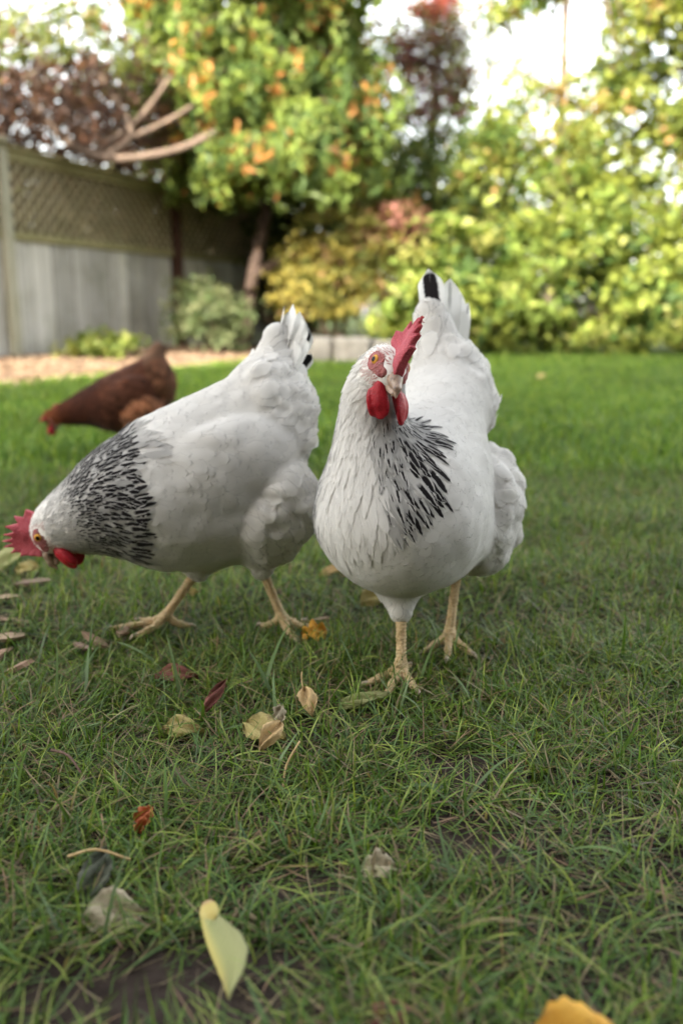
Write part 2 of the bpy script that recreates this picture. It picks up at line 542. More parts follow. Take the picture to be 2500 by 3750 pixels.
def poly_sdf(p, poly):
    d = np.full(len(p), 1e9); s = np.ones(len(p))
    m = len(poly)
    for i in range(m):
        a, b = poly[i], poly[i - 1]
        e = b - a; w = p - a
        t = np.clip((w @ e) / (e @ e), 0, 1)
        d = np.minimum(d, ((w - t[:, None] * e) ** 2).sum(1))
        c1 = p[:, 1] >= a[1]; c2 = p[:, 1] < b[1]; c3 = e[0] * w[:, 1] > e[1] * w[:, 0]
        fl = (c1 & c2 & c3) | (~c1 & ~c2 & ~c3)
        s = np.where(fl, -s, s)
    return s * np.sqrt(d)

HEN_COUNT = [0]
def make_hen(label, loc, rz, pose, pal, scale=1.0, detail=1.0):
    root = empty('hen', loc, rz, label, 'hen', 'hens on the lawn')
    root.scale = (scale,) * 3
    Rl = rotz(-rz)
    HR = Rl @ frame(pose['head_fwd'], pose.get('head_up', (0, 0, 1)), math.radians(pose.get('head_roll', 0)))
    HC = np.array(pose['head'], float); hs = pose.get('head_scale', 1.18)
    hp = lambda *p: HC + HR @ (np.array(p, float) * hs)
    e3 = lambda *r: tuple(np.array(r) * hs)
    # ---- body
    prims = list(pose['body'])                     # (region, kind, args, k)
    NK = pose['neck']                              # base -> skull : (x,y,z,r)
    nk = spline(np.array(NK), 9)
    for a, b in zip(nk[:-1], nk[1:]):
        prims.append(('neck', 'cone', (a[:3], b[:3], a[3], b[3]), 0.016))
    prims.append(('head', 'ell', (HC, e3(0.026, 0.0178, 0.0195), HR), 0.010))
    prims.append(('head', 'ell', (hp(0.012, 0, -0.006), e3(0.017, 0.0135, 0.0125), HR), 0.008))
    prims.append(('head', 'ell', (hp(-0.004, 0, -0.012), e3(0.018, 0.0175, 0.014), HR), 0.008))
    def ev(P, pr): return s_ell(P, *pr[2]) if pr[1] == 'ell' else s_cone(P, *pr[2])
    lumps = pose.get('lump', {})
    def fun(P):
        d = None
        for pr in prims:
            e = ev(P, pr)
            a = lumps.get(pr[0], 0)
            if a: e = e - a * (vnoise(P + 3.1, 38.0) - 0.5) - 0.5 * a * (vnoise(P + 7.7, 75.0) - 0.5)
            d = e if d is None else smin(d, e, pr[3])
        return d
    V, F, grid = surface_net(fun, pose['lo'], pose['hi'], 0.004)
    body = mesh_obj('body', V, F, pal['down'], root)
    # ---- feather roots
    tri = np.concatenate([F[:, [0, 1, 2]], F[:, [0, 2, 3]]])
    A = V[tri]; ar = np.linalg.norm(np.cross(A[:, 1] - A[:, 0], A[:, 2] - A[:, 0]), axis=1)
    n = int(60000 * detail)
    ti = rng.choice(len(tri), n, p=ar / ar.sum())
    r1 = np.sqrt(rng.random(n)); r2 = rng.random(n)
    P = A[ti, 0] * (1 - r1)[:, None] + A[ti, 1] * (r1 * (1 - r2))[:, None] + A[ti, 2] * (r1 * r2)[:, None]
    D = np.stack([ev(P, pr) for pr in prims], 1)
    regs = [pr[0] for pr in prims]
    names = sorted(set(regs))
    RD = np.stack([D[:, [i for i, r in enumerate(regs) if r == nm]].min(1) for nm in names], 1)
    wgt = np.exp(-(RD - RD.min(1, keepdims=True)) / 0.010); wgt /= wgt.sum(1, keepdims=True)
    own = RD.argmin(1)
    # neck parameter: 0 at the skull, 1 at the base
    q = nk[::-1, :3]
    seg = q[1:] - q[:-1]
    dist = np.full(n, 9.0); tn = np.zeros(n); tang = np.zeros((n, 3)); cen = np.zeros((n, 3))
    for i, s_ in enumerate(seg):
        t = np.clip(((P - q[i]) @ s_) / (s_ @ s_), 0, 1); c = q[i] + t[:, None] * s_
        d = np.linalg.norm(P - c, axis=1); m = d < dist
        dist[m] = d[m]; tn[m] = (i + t[m]) / len(seg); tang[m] = unit(s_); cen[m] = c[m]
    FL = {'breast': (-0.55, 0, -1.0), 'belly': (-1, 0, -0.1), 'back': (-1, 0, 0.12), 'wing': (-1, 0, -0.10), 'rump': (-1, 0, 0.55),
          'thigh': (-0.75, 0, -1), 'shin': (-0.1, 0, -1), 'tailbase': (-0.35, 0, 1), 'head': None, 'neck': None}
    FL.update(pose.get('flow', {}))
    flow = np.zeros((n, 3)); Ng = grad(grid, P)
    for j, nm in enumerate(names):
        if nm == 'neck': f = tang
        elif nm == 'head': f = np.tile(-HR[:, 0] * 0.9 - HR[:, 2] * 0.35, (n, 1))
        else:
            f = np.tile(np.array(FL[nm], float), (n, 1)); f[:, 2] -= (0.0 if nm in ('rump', 'tailbase') else 1.3) * np.clip(Ng[:, 0], 0, 1); f = unit(f)
        flow += wgt[:, [j]] * f
    N = grad(grid, P)
    if 'cape' in pose:                           # hackle feathers reaching over the shoulders
        cc_, cr__ = np.array(pose['cape'][0]), pose['cape'][1]
        dc = np.linalg.norm(P - cc_, axis=1)
        cp = (dc < cr__) & np.isin(own, [names.index(q_) for q_ in ('breast', 'back', 'wing') if q_ in names])
        own = np.where(cp, names.index('neck'), own); tn = np.where(cp, 1.0, tn)
        flow[cp] = tang[cp] + 0.7 * unit(P[cp] - cc_)
    flow += 0.09 * rng.standard_normal((n, 3))
    T = unit(flow - N * (flow * N).sum(1, keepdims=True))
    SP = {'breast': (0.0066, 0.027, 0.0082), 'belly': (0.012, 0.032, 0.010), 'back': (0.0082, 0.036, 0.0100), 'wing': (0.0090, 0.040, 0.0112),
          'rump': (0.0088, 0.032, 0.0120), 'thigh': (0.0084, 0.030, 0.0105), 'shin': (0.006, 0.018, 0.005), 'tailbase': (0.009, 0.055, 0.012),
          'head': (0.0022, 0.0055, 0.0011), 'neck': (0.0052, 0.036, 0.0042)}
    LIFT = {'breast': .0004, 'belly': .0006, 'back': .0006, 'wing': .0007, 'rump': .0055, 'thigh': .0032, 'shin': .001, 'tailbase': .003, 'head': .0005, 'neck': .0016}
    sp = np.array([SP[names[i]][0] for i in own]); L = np.array([SP[names[i]][1] for i in own]); Wd = np.array([SP[names[i]][2] for i in own])
    lift = np.array([LIFT[names[i]] for i in own])
    isn = np.array([names[i] == 'neck' for i in own]); ish = np.array([names[i] == 'head' for i in own])
    sp = np.where(isn, 0.0030 + 0.0026 * tn, sp)
    L = np.where(isn, 0.012 + 0.040 * tn, L); Wd = np.where(isn, 0.0016 + 0.0043 * tn, Wd)
    hl_, hw_ = pose.get('hackle', (1.0, 1.0))
    L = np.where(isn, L * hl_, L); Wd = np.where(isn, Wd * hw_, Wd); sp = np.where(isn, sp * hw_, sp)
    sp /= math.sqrt(detail)
    # leave the bare skin of the face open
    hq = (P - HC) @ HR / hs
    bare = ish & (((hq[:, 0] - 0.0088) / 0.0100) ** 2 + ((hq[:, 2] - 0.003) / 0.0090) ** 2 < 1) & (np.abs(hq[:, 1]) > 0.009)
    bare |= ish & (hq[:, 0] > 0.0205) & (hq[:, 2] < 0.006)
    bare |= (np.abs(hq[:, 1]) < 0.004) & (hq[:, 2] > 0.012) & (hq[:, 0] > -0.02) & ish
    cand = np.where(~bare)[0]
    kp = cand[poisson(P[cand], sp[cand])]
    # ---- colour
    nn = len(kp)
    jit = 1 + pal.get('jit', 0.022) * rng.standard_normal((nn, 1))
    col, blk = pal['paint'](dict(P=P[kp], own=[names[i] for i in own[kp]], tn=tn[kp], cen=cen[kp], N=N[kp], hq=hq[kp], tang=tang[kp], n=nn))
    col = np.clip(col * jit, 0, 1)
    L2 = L[kp] * (1 + 0.12 * rng.standard_normal(nn)); W2 = Wd[kp] * (1 + 0.10 * rng.standard_normal(nn))
    li = lift[kp] * np.clip(1 + 0.45 * rng.standard_normal(nn), 0.2, 2.4)
    nm = np.array([names[i] for i in own[kp]])
    side = P[kp][:, 1] > pose['body'][0][2][0][1]
    groups = [('body_feathers', ~np.isin(nm, ['neck', 'wing', 'head'])), ('hackle_feathers', nm == 'neck'), ('head_feathers', nm == 'head'),
              ('wing', (nm == 'wing') & side), ('wing', (nm == 'wing') & ~side)]
    for gname, m in groups:
        if m.sum() < 3: continue
        big = gname in ('body_feathers', 'wing')
        V2, F2, U2, C2, K2, N2 = feather_grid(P[kp][m], T[kp][m], N[kp][m], L2[m], W2[m], col[m], blk[m], grid, li[m], 0.03 if big else 0.04,
                                          nu=5 if big else 3, nv=9 if big else (7 if gname == 'hackle_feathers' else 4), tip=0.62 if big else 0.4)
        mesh_obj(gname, V2, F2, M['feather'], root, True, U2, {'col': C2, 'blk': K2, 'bn': N2, 'soft': np.repeat(np.where(np.isin(nm[m], ['rump', 'thigh', 'shin', 'tailbase']), 0.24, 0.13 if big else (0.14 if gname == 'hackle_feathers' else 0.6)), len(V2) // int(m.sum()))})
    # ---- tail
    for (r0, d0, n0, L0, W0, c0, b0, be) in pose['tail']:
        r0 = np.array([r0], float); d0 = unit(np.array([d0], float)); n0 = np.array([n0], float); n0 = unit(n0 - d0 * (n0 * d0).sum())
        V2, F2, U2, C2, K2, N2 = feather_grid(r0, d0, n0, np.array([L0]), np.array([W0]), np.array([c0], float), np.array([b0]), None, np.array([0.004]),
                                          0.16, nu=9, nv=22, tip=0.86, bend=np.array([be]), rag=0.02)
        mesh_obj('tail_feather', V2, F2, M['feather'], root, True, U2, {'col': C2, 'blk': K2, 'bn': N2, 'soft': np.full(len(V2), 0.12)})
    # ---- comb, wattles, lobes, face, eyes, beak
    def headpart(name, f, lo, hi, h, mat, parent=root, label=None):
        Vh, Fh, _ = surface_net(f, lo, hi, h)
        o = mesh_obj(name, HC + (Vh * hs) @ HR.T, Fh, mat, parent)
        if label: o['label'] = label
        return o
    cs = pose.get('comb', 1.0)
    lean = pose.get('comb_lean', 0.0)
    cx_ = pose.get('comb_len', 1.0)
    poly = np.stack([0.034 - (0.034 - COMB[:, 0]) * cx_ * cs, COMB[:, 1] * cs], 1)
    def fcomb(P):
        y = P[:, 1] - lean * np.clip(P[:, 2] - 0.010, 0, 1) - 0.0025 * np.sin(P[:, 0] * 160) * np.clip(P[:, 2] * 40, 0, 1)
        d2 = poly_sdf(P[:, [0, 2]], poly)
        th = 0.0048 - 0.055 * np.clip(P[:, 2] - 0.008, 0, 0.05)
        dy = np.abs(y) - np.clip(th, 0.0018, 1)
        q1 = np.maximum(d2 + 0.002, 0); q2 = np.maximum(dy + 0.0015, 0)
        return np.sqrt(q1 ** 2 + q2 ** 2) + np.minimum(np.maximum(d2 + 0.002, dy + 0.0015), 0) - 0.0015 + 0.0009 * (vnoise(P, 260) - 0.5)
    headpart('comb', fcomb, (-0.05, -0.03, -0.008), (0.05, 0.05, 0.075), 0.0011, M['comb'])
    wl = pose.get('wattle', 1.0)
    for s in (-1, 1):
        sw = pose.get('wattle_swing', (0, 0, -1))
        wd = unit(HR.T @ (Rl @ np.array(sw, float)))
        top = np.array([0.019, s * 0.007, -0.014]); cw = top + wd * 0.021 * wl + np.array([0, s * 0.004, 0])
        Rw = np.stack([unit(np.cross(np.array([0, 1.0, 0]), wd)), np.array([0, 1.0, 0]), wd], 1)
        Rw[:, 1] = np.cross(Rw[:, 2], Rw[:, 0])
        cr_, sr_ = math.cos(s * 0.6), math.sin(s * 0.6)
        Rw = Rw @ np.array([[cr_, -sr_, 0], [sr_, cr_, 0], [0, 0, 1]])
        def fw(P):
            a = s_ell(P, cw, (0.0125 * wl, 0.0038, 0.0190 * wl), Rw)
            b = s_ell(P, cw + Rw @ np.array([0.0095 * wl, 0.001 * s, 0.0]), (0.0035, 0.0055, 0.015 * wl), Rw)
            c = s_cone(P, top, cw, 0.0045, 0.004)
            return smin(smin(a, b, 0.004), c, 0.006) + 0.0006 * (vnoise(P, 200) - 0.5)
        headpart('wattle', fw, (-0.06, -0.04, -0.075), (0.065, 0.04, 0.045), 0.0012, M['wattle'])
        def fl(P): return s_ell(P, (-0.0095, s * 0.0165, -0.0195), (0.0050, 0.0035, 0.0115)) + 0.0006 * (vnoise(P, 260) - 0.5)
        headpart('earlobe', fl, (-0.03, -0.03, -0.035), (0.01, 0.03, 0.01), 0.001, M['wattle'])
        def ff(P):
            hd = smin(smin(s_ell(P, (0, 0, 0), (0.026, 0.0178, 0.0195)), s_ell(P, (0.012, 0, -0.006), (0.017, 0.0135, 0.0125)), 0.008), s_ell(P, (-0.004, 0, -0.012), (0.018, 0.0175, 0.014)), 0.008)
            reg = smin(s_ell(P, (0.0085, s * 0.0150, 0.0030), (0.0108, 0.012, 0.0098)), s_ell(P, (0.0190, s * 0.0090, -0.003), (0.0068, 0.010, 0.0055)), 0.004)
            wr = 0.0011 * (vnoise(P, 420) - 0.5) + 0.0005 * np.sin(np.hypot(P[:, 0] - 0.0088, P[:, 2] - 0.0042) * 2600)
            fc = np.maximum(hd - 0.0010 + wr, reg)
            b = s_cone(P, (0.0225, s * 0.0072, -0.0085), (0.0110, s * 0.0118, -0.0105), 0.0026, 0.0022)
            return np.maximum(smin(fc, b, 0.002), 0.003 - s * P[:, 1])
        headpart('face_skin', ff, (-0.012, -0.03, -0.02), (0.036, 0.03, 0.02), 0.001, M['face'])
        ec = np.array([0.0088, s * 0.0148, 0.0042])
        # eyeball with its own origin: local +y looks outwards
        Rx = np.stack([np.array([1.0, 0, 0]), unit(np.array([0.22, s, 0.05])), np.zeros(3)], 1)
        Rx[:, 0] = unit(Rx[:, 0] - Rx[:, 1] * (Rx[:, 0] @ Rx[:, 1])); Rx[:, 2] = np.cross(Rx[:, 0], Rx[:, 1])
        Ve, Fe, _ = surface_net(lambda P: s_ell(P, (0, 0, 0), (0.0056, 0.0046, 0.0056)), (-.008,) * 3, (.008,) * 3, 0.0008)
        eye = mesh_obj('eye', Ve, Fe, M['eye'], root)
        MR = HR @ Rx * hs
        eye.matrix_local = Matrix([[*MR[0], 0], [*MR[1], 0], [*MR[2], 0], [0, 0, 0, 1]])
        eye.location = hp(*ec)
        a = np.linspace(0, 2 * PI, 25)
        ring = np.stack([0.0056 * np.cos(a), np.full(25, 0.0014), 0.0050 * np.sin(a)], 1)
        Vr, Fr = tube(ring, np.full(25, 0.0010), 8, 50)
        mesh_obj('eyelid', Vr, Fr, M['face'], eye)
    def fb(P):
        u_ = s_cone(P, (0.012, 0, -0.0025), (0.030, 0, -0.0050), 0.0088, 0.0066)
        u_ = smin(u_, s_cone(P, (0.030, 0, -0.0050), (0.0400, 0, -0.0100), 0.0066, 0.0036), 0.002)
        u_ = smin(u_, s_cone(P, (0.0400, 0, -0.0100), (0.0440, 0, -0.0170), 0.0036, 0.0012), 0.002)
        lo_ = s_cone(P, (0.013, 0, -0.0120), (0.0370, 0, -0.0155), 0.0062, 0.0028)
        d = np.minimum(u_, lo_)
        for s in (-1, 1): d = np.maximum(d, -s_ell(P, (0.0255, s * 0.0066, -0.0012), (0.0030, 0.0022, 0.0013)))
        return d
    headpart('beak', fb, (0, -0.014, -0.025), (0.05, 0.014, 0.012), 0.0008, M['beak'])
    # ---- legs
    for lg in pose['legs']:
        hock, ank, td = np.array(lg['hock'], float), np.array(lg['foot'], float), math.radians(lg['dir'])
        segs = [(hock + (hock - ank) * 0.15, hock, 0.0080, 0.0072), (hock, hock * 0.5 + ank * 0.5, 0.0072, 0.0056), (hock * 0.5 + ank * 0.5, ank, 0.0056, 0.0066)]
        claws = []
        for ang, ln in lg.get('toes', ((0, 0.062), (38, 0.050), (-38, 0.050), (175, 0.028))):
            a = td + math.radians(ang); dv = np.array([math.cos(a), math.sin(a), 0])
            p0 = ank; r0 = 0.0056
            flat = 0.013
            pts = [ank, ank + dv * ln * 0.30 + [0, 0, -ank[2] * 0.35], ank + dv * ln * 0.62 + [0, 0, -ank[2] + 0.0155], ank + dv * ln + [0, 0, -ank[2] + flat]]
            rs = [0.0058, 0.0050, 0.0047, 0.0036]
            for i in range(3): segs.append((pts[i], pts[i + 1], rs[i], rs[i + 1]))
            claws.append((pts[3] - dv * 0.002 + [0, 0, 0.001], pts[3] + dv * 0.006 + [0, 0, 0.001], pts[3] + dv * 0.011 + [0, 0, -0.004]))
        def fleg(P):
            d = None
            for (a, b, ra, rb) in segs:
                e = s_cone(P, a, b, ra, rb); d = e if d is None else smin(d, e, 0.0035)
            return d + 0.0007 * np.sin(P[:, 2] * 1500) * (P[:, 2] > 0.02)
        allp = np.array([s_[0] for s_ in segs] + [s_[1] for s_ in segs])
        Vl, Fl, _ = surface_net(fleg, allp.min(0) - 0.012, allp.max(0) + 0.012, 0.0015)
        leg = mesh_obj('leg', Vl, Fl, M['leg'], root)
        for c0_, c1_, c2_ in claws:
            Vc, Fc = tube([c0_, c1_, c2_], [0.0030, 0.0024, 0.0006], 8, 8)
            mesh_obj('claw', Vc, Fc, M['claw'], leg)
    return root
# ------------------------------------------------------------------ ground
k = NT('lawn_soil'); o_ = k.obj()
n1 = k.noise(o_, 1.2, 3); n2 = k.noise(o_, 60, 6, 0.7); n3 = k.noise(o_, 320, 4, 0.7)
soil = k.ramp(n2, [(0.3, (0.022, 0.016, 0.013)), (0.6, (0.050, 0.037, 0.030)), (0.8, (0.085, 0.064, 0.047))])
moss = k.ramp(n2, [(0.3, (0.020, 0.026, 0.008)), (0.7, (0.052, 0.072, 0.020))])
sepy = k.n('SeparateXYZ', {0: o_}).outputs[1]
far = k.math('MULTIPLY', k.math('SUBTRACT', sepy, 0.9), 0.7, True)
fac = k.math('MULTIPLY', k.math('ADD', far, k.math('MULTIPLY', k.math('SUBTRACT', n1, 0.5), 0.5)), 1.0, True)
M['soil'] = k.end(k.bsdf(k.mix(fac, soil, moss), 0.95, k.bump(k.math('ADD', n2, k.math('MULTIPLY', n3, 0.5)), 0.9, 0.008), 0.1))

def ground_z(x, y):
    p = np.stack([np.asarray(x, float), np.asarray(y, float), np.zeros_like(np.asarray(x, float))], -1)
    near = np.clip((12 - np.asarray(y, float)) / 4, 0, 1)
    return ((vnoise(p + 20, 5.0) - 0.5) * 0.014 + (vnoise(p + 20, 17.0) - 0.5) * 0.007) * near
gx = np.concatenate([[-300, -60, -20], np.arange(-8, -1.2, 0.25), np.arange(-1.2, 1.2, 0.025), np.arange(1.2, 8.01, 0.25), [20, 60, 300]])
gy = np.concatenate([[-300, -60, -20, -8], np.arange(-3, 0.3, 0.25), np.arange(0.3, 2.4, 0.025), np.arange(2.4, 13, 0.25), [20, 60, 300]])
X, Y = np.meshgrid(gx, gy, indexing='ij')
Z = ground_z(X, Y)
i = (np.arange(len(gx) - 1)[:, None] * len(gy) + np.arange(len(gy) - 1)[None]).ravel()
tag(mesh_obj('lawn', np.stack([X, Y, Z], -1).reshape(-1, 3), np.stack([i, i + len(gy), i + len(gy) + 1, i + 1], -1), M['soil']), kind='structure')

# fence line, also the back edge of the wood chip path
F0 = np.array([-3.0, 7.5]); FD = unit(np.array([0.385, 0.923])); FN = np.array([FD[1], -FD[0]])   # FN points to the lawn
fang = math.atan2(FD[1], FD[0])
def fp(s, off, z): return np.array([*(F0 + FD * s + FN * off), z])

# ------------------------------------------------------------------ wood chip path
k = NT('chip_mulch'); o_ = k.obj(); n2 = k.noise(o_, 40, 6, 0.7)
M['mulch'] = k.end(k.bsdf(k.ramp(n2, [(0.3, (0.06, 0.038, 0.027)), (0.6, (0.16, 0.105, 0.07)), (0.8, (0.24, 0.165, 0.11))]), 0.95, k.bump(n2, 1.0, 0.02), 0.1))
s_ = np.linspace(-5, 3.4, 60); w_ = np.linspace(0, 1, 12)
def path_w(s): return 1.68 + 0.05 * np.sin(s * 1.7) + 0.03 * np.sin(s * 4.1)
S, Wq = np.meshgrid(s_, w_, indexing='ij')
off = Wq * path_w(S)
PX = F0[0] + FD[0] * S + FN[0] * off; PY = F0[1] + FD[1] * S + FN[1] * off
PZ = 0.012 + 0.055 * (1 - Wq) ** 0.7 * np.clip(1, 0, 1) + 0.012 * vnoise(np.stack([PX, PY, 0 * PX], -1), 9)
PZ[:, -1] = -0.02
i = (np.arange(59)[:, None] * 12 + np.arange(11)[None]).ravel()
tag(mesh_obj('path', np.stack([PX, PY, PZ], -1).reshape(-1, 3), np.stack([i, i + 1, i + 13, i + 12], -1), M['mulch']), kind='structure')

k = NT('wood_chip'); c_ = k.attr('col'); n2 = k.noise(k.obj(), 90, 4)
M['chip'] = k.end(k.bsdf(k.mix(0.5, c_, k.ramp(n2, [(0.3, (0.55, 0.5, 0.46)), (0.7, (1, 1, 1))]), 'MULTIPLY'), 0.85, k.bump(n2, 0.4, 0.003), 0.15))

def slabs(C, L, Wd, H, az, tilt, col):
    """n small irregular flat pieces -> V,F,col"""
    n = len(C)
    base = np.array([[-1, -.55, 0], [-.25, -1, 0], [.6, -.8, 0], [1, .1, 0], [.35, .95, 0], [-.7, .7, 0]], float)
    P = np.concatenate([base, base + [0, 0, 1]])[None].repeat(n, 0) * (1 + 0.18 * rng.standard_normal((n, 12, 3)) * np.array([1, 1, 0]))
    P = P * np.stack([L / 2, Wd / 2, H], -1)[:, None]
    ca, sa, ct, st = np.cos(az), np.sin(az), np.cos(tilt), np.sin(tilt)
    x = P[..., 0] * ct[:, None] - P[..., 2] * st[:, None]; z = P[..., 0] * st[:, None] + P[..., 2] * ct[:, None]; y = P[..., 1]
    P = np.stack([x * ca[:, None] - y * sa[:, None], x * sa[:, None] + y * ca[:, None], z], -1) + C[:, None]
    q4 = np.array([[j, (j + 1) % 6, (j + 1) % 6 + 6, j + 6] for j in range(6)] + [[6, 7, 8, 9], [6, 9, 10, 11], [3, 2, 1, 0], [5, 4, 3, 0]])
    F = (np.arange(n)[:, None, None] * 12 + q4[None]).reshape(-1, 4)
    return P.reshape(-1, 3), F, np.repeat(col, 12, 0)
n = 9000
s1 = rng.uniform(-4.5, 3.2, n); w1 = rng.random(n) ** 0.9
sp_ = w1 * (path_w(s1) + 0.10 * rng.standard_normal(n))
C = np.stack([F0[0] + FD[0] * s1 + FN[0] * sp_, F0[1] + FD[1] * s1 + FN[1] * sp_, 0.014 + 0.058 * np.clip(1 - w1, 0, 1) ** 0.7], -1)
cc = np.array([(0.27, 0.18, 0.115), (0.19, 0.125, 0.08), (0.13, 0.085, 0.06), (0.33, 0.25, 0.17)])[rng.integers(0, 4, n)] * (1 + 0.12 * rng.standard_normal((n, 1)))
V, F, Cc = slabs(C, rng.uniform(0.03, 0.085, n), rng.uniform(0.012, 0.03, n), rng.uniform(0.003, 0.007, n), rng.uniform(0, 6.28, n), 0.3 * rng.standard_normal(n), np.clip(cc, 0.02, 0.8))
tag(mesh_obj('wood_chips', V, F, M['chip'], None, False, None, {'col': Cc}), kind='stuff', label='pale wood chips spread along the foot of the fence', cat='wood chips')

# ------------------------------------------------------------------ fence
def wood(name, c1, c2, green=(0.10, 0.12, 0.05), gf=0.35, stretch='z'):
    k = NT(name); o = k.obj()
    mp = k.n('Mapping', {'Vector': o, 'Scale': (9, 9, 0.5)}).outputs[0]
    n1 = k.noise(mp, 6, 6, 0.7, 0.4); n2 = k.noise(o, 2.2, 4)
    c = k.ramp(n1, [(0.3, c1), (0.7, c2)])
    c = k.mix(k.math('MULTIPLY', k.ramp(n2, [(0.45, (0, 0, 0)), (0.7, (1, 1, 1))]), gf), c, green)
    if name == 'fence_board':
        tv = k.attr('tint', 'Fac'); c = k.mix(1.0, c, k.n('CombineXYZ', {0: tv, 1: tv, 2: tv}).outputs[0], 'MULTIPLY')
    return k.end(k.bsdf(c, 0.9, k.bump(n1, 0.4, 0.01), 0.1))
M['board'] = wood('fence_board', (0.37, 0.355, 0.32), (0.57, 0.555, 0.505), (0.20, 0.20, 0.13), 0.55)
M['rail'] = wood('fence_rail', (0.17, 0.15, 0.07), (0.30, 0.27, 0.15), (0.13, 0.15, 0.06), 0.4)
M['lattice'] = wood('fence_lattice', (0.22, 0.185, 0.11), (0.36, 0.31, 0.20), (0.12, 0.12, 0.05), 0.4)
M['post'] = wood('fence_post', (0.26, 0.25, 0.19), (0.38, 0.37, 0.29), (0.16, 0.17, 0.09), 0.4)
M['darkpost'] = wood('dark_post', (0.035, 0.018, 0.014), (0.07, 0.035, 0.025), (0.03, 0.03, 0.02), 0.2)
fence = empty('fence', (F0[0], F0[1], 0), fang, 'weathered board fence with an olive lattice top behind the wood chips', 'fence')
# local frame of the fence: x along it, -y towards the lawn
S0, S1 = -4.8, 6.2
bb = MB(); x = S0
while x < S1:
    if not (2.72 < x + 0.07 < 2.98):
        add_box(bb, (x + 0.07, 0.01 + random.uniform(-.006, .006), 0.555 + random.uniform(-.01, .004)), (0.134, 0.018, 1.04), None, 0.003)
        bb.A.setdefault('tint', []).append(np.full(24, random.uniform(0.62, 1.08)))
    x += 0.1405
bb.build('board_panel', M['board'], fence, False)
lp = MB()
def clip_line(cx, cz, dx, dz, x0, x1, z0, z1):
    t0, t1 = -99, 99
    for c, d, a, b in ((cx, dx, x0, x1), (cz, dz, z0, z1)):
        ta, tb = (a - c) / d, (b - c) / d
        t0, t1 = max(t0, min(ta, tb)), min(t1, max(ta, tb))
    return t0, t1
for sgn, yy in ((1, 0.0), (-1, 0.011)):
    c = S0 - 1.0
    while c < S1 + 1.0:
        d = 0.70710678
        t0, t1 = clip_line(c, 1.42, d, sgn * d, S0, S1, 1.13, 1.72)
        if t1 - t0 > 0.05:
            tm = (t0 + t1) / 2; a = sgn * PI / 4
            R = np.array([[math.cos(a), 0, -math.sin(a)], [0, 1, 0], [math.sin(a), 0, math.cos(a)]])
            add_box(lp, (c + d * tm, yy, 1.42 + sgn * d * tm), (t1 - t0, 0.009, 0.030), R, 0)
        c += 0.125
lp.build('lattice_panel', M['lattice'], fence, False)
for zz, hh, dd in ((1.765, 0.085, 0.055), (1.105, 0.075, 0.055)):
    m_ = MB(); add_box(m_, ((S0 + S1) / 2, 0.002, zz), (S1 - S0, dd, hh), None, 0.006)
    m_.build('rail', M['rail'], fence, False)
m_ = MB(); add_box(m_, ((S0 + S1) / 2, 0.0, 1.824), (S1 - S0, 0.12, 0.03), None, 0.005); m_.build('cap_rail', M['rail'], fence, False)
for x in (-4.7, -2.3, 0.22, 2.85, 5.3):
    m_ = MB(); add_box(m_, (x, -0.045, 0.90), (0.105, 0.075, 1.80), None, 0.008)
    p_ = m_.build('post', M['post'] if x < 2 else M['darkpost'], fence, False)
    m_ = MB(); add_box(m_, (x, -0.03, 1.868), (0.135, 0.135, 0.055), None, 0.012); m_.build('post_cap', M['post'], p_, False)

# ------------------------------------------------------------------ unseen building added behind the camera to keep the lawn in shade
k = NT('render_wall'); n_ = k.noise(k.obj(), 3, 6)
M['wall'] = k.end(k.bsdf(k.ramp(n_, [(0.3, (0.13, 0.105, 0.085)), (0.7, (0.19, 0.155, 0.125))]), 0.9, k.bump(n_, 0.2, 0.01), 0.1))
k = NT('roof_shingle'); br = k.n('TexBrick', {'Scale': 3.0, 'Color1': (0.06, 0.055, 0.055, 1), 'Color2': (0.09, 0.08, 0.08, 1), 'Mortar': (0.03, 0.03, 0.03, 1)}); k.t.links.new(k.obj(), br.inputs['Vector'])
M['roof'] = k.end(k.bsdf(br.outputs[0], 0.9))
k = NT('window_glass'); M['glass'] = k.end(k.bsdf((0.02, 0.025, 0.03), 0.05, None, 0.6))
k = NT('white_trim'); M['trim'] = k.end(k.bsdf((0.7, 0.7, 0.68), 0.6))
HX0, HX1, HY, HH = -6.3, 9.0, -3.2, 7.9
added_house = empty('added_house', (0, HY, 0), 0, 'unseen two storey building added behind the photographer to shade the lawn', 'added_house')
m_ = MB(); add_box(m_, ((HX0 + HX1) / 2, -4.0, HH / 2), (HX1 - HX0, 8.0, HH), None, 0.02); wall = m_.build('wall', M['wall'], added_house, False)
V = np.array([[HX0 - .0, 0.35, HH + 0.003], [HX1 + .3, 0.35, HH + 0.003], [HX1 + .3, -8.35, HH + 0.003], [HX0 - .0, -8.35, HH + 0.003], [HX0 + 0.3, -4, HH + 2.2], [HX1 - 0.3, -4, HH + 2.2]])
mesh_obj('roof', V, [np.array([[0, 1, 5, 4], [2, 3, 4, 5], [3, 2, 1, 0]]), np.array([[0, 4, 3], [1, 2, 5]])], M['roof'], added_house, False)
for wx, wz in ((-4, 1.6), (-1, 1.6), (2.2, 1.6), (5.5, 1.6), (-4, 5.2), (-1, 5.2), (2.2, 5.2), (5.5, 5.2)):
    m_ = MB(); add_box(m_, (wx, 0.02, wz), (1.5, 0.08, 1.5), None, 0.01); w__ = m_.build('window', M['trim'], added_house, False)
    m_ = MB()
    for ox in (-0.34, 0.34): add_box(m_, (wx + ox, 0.065, wz), (0.60, 0.02, 1.32), None, 0)
    m_.build('pane', M['glass'], w__, False)

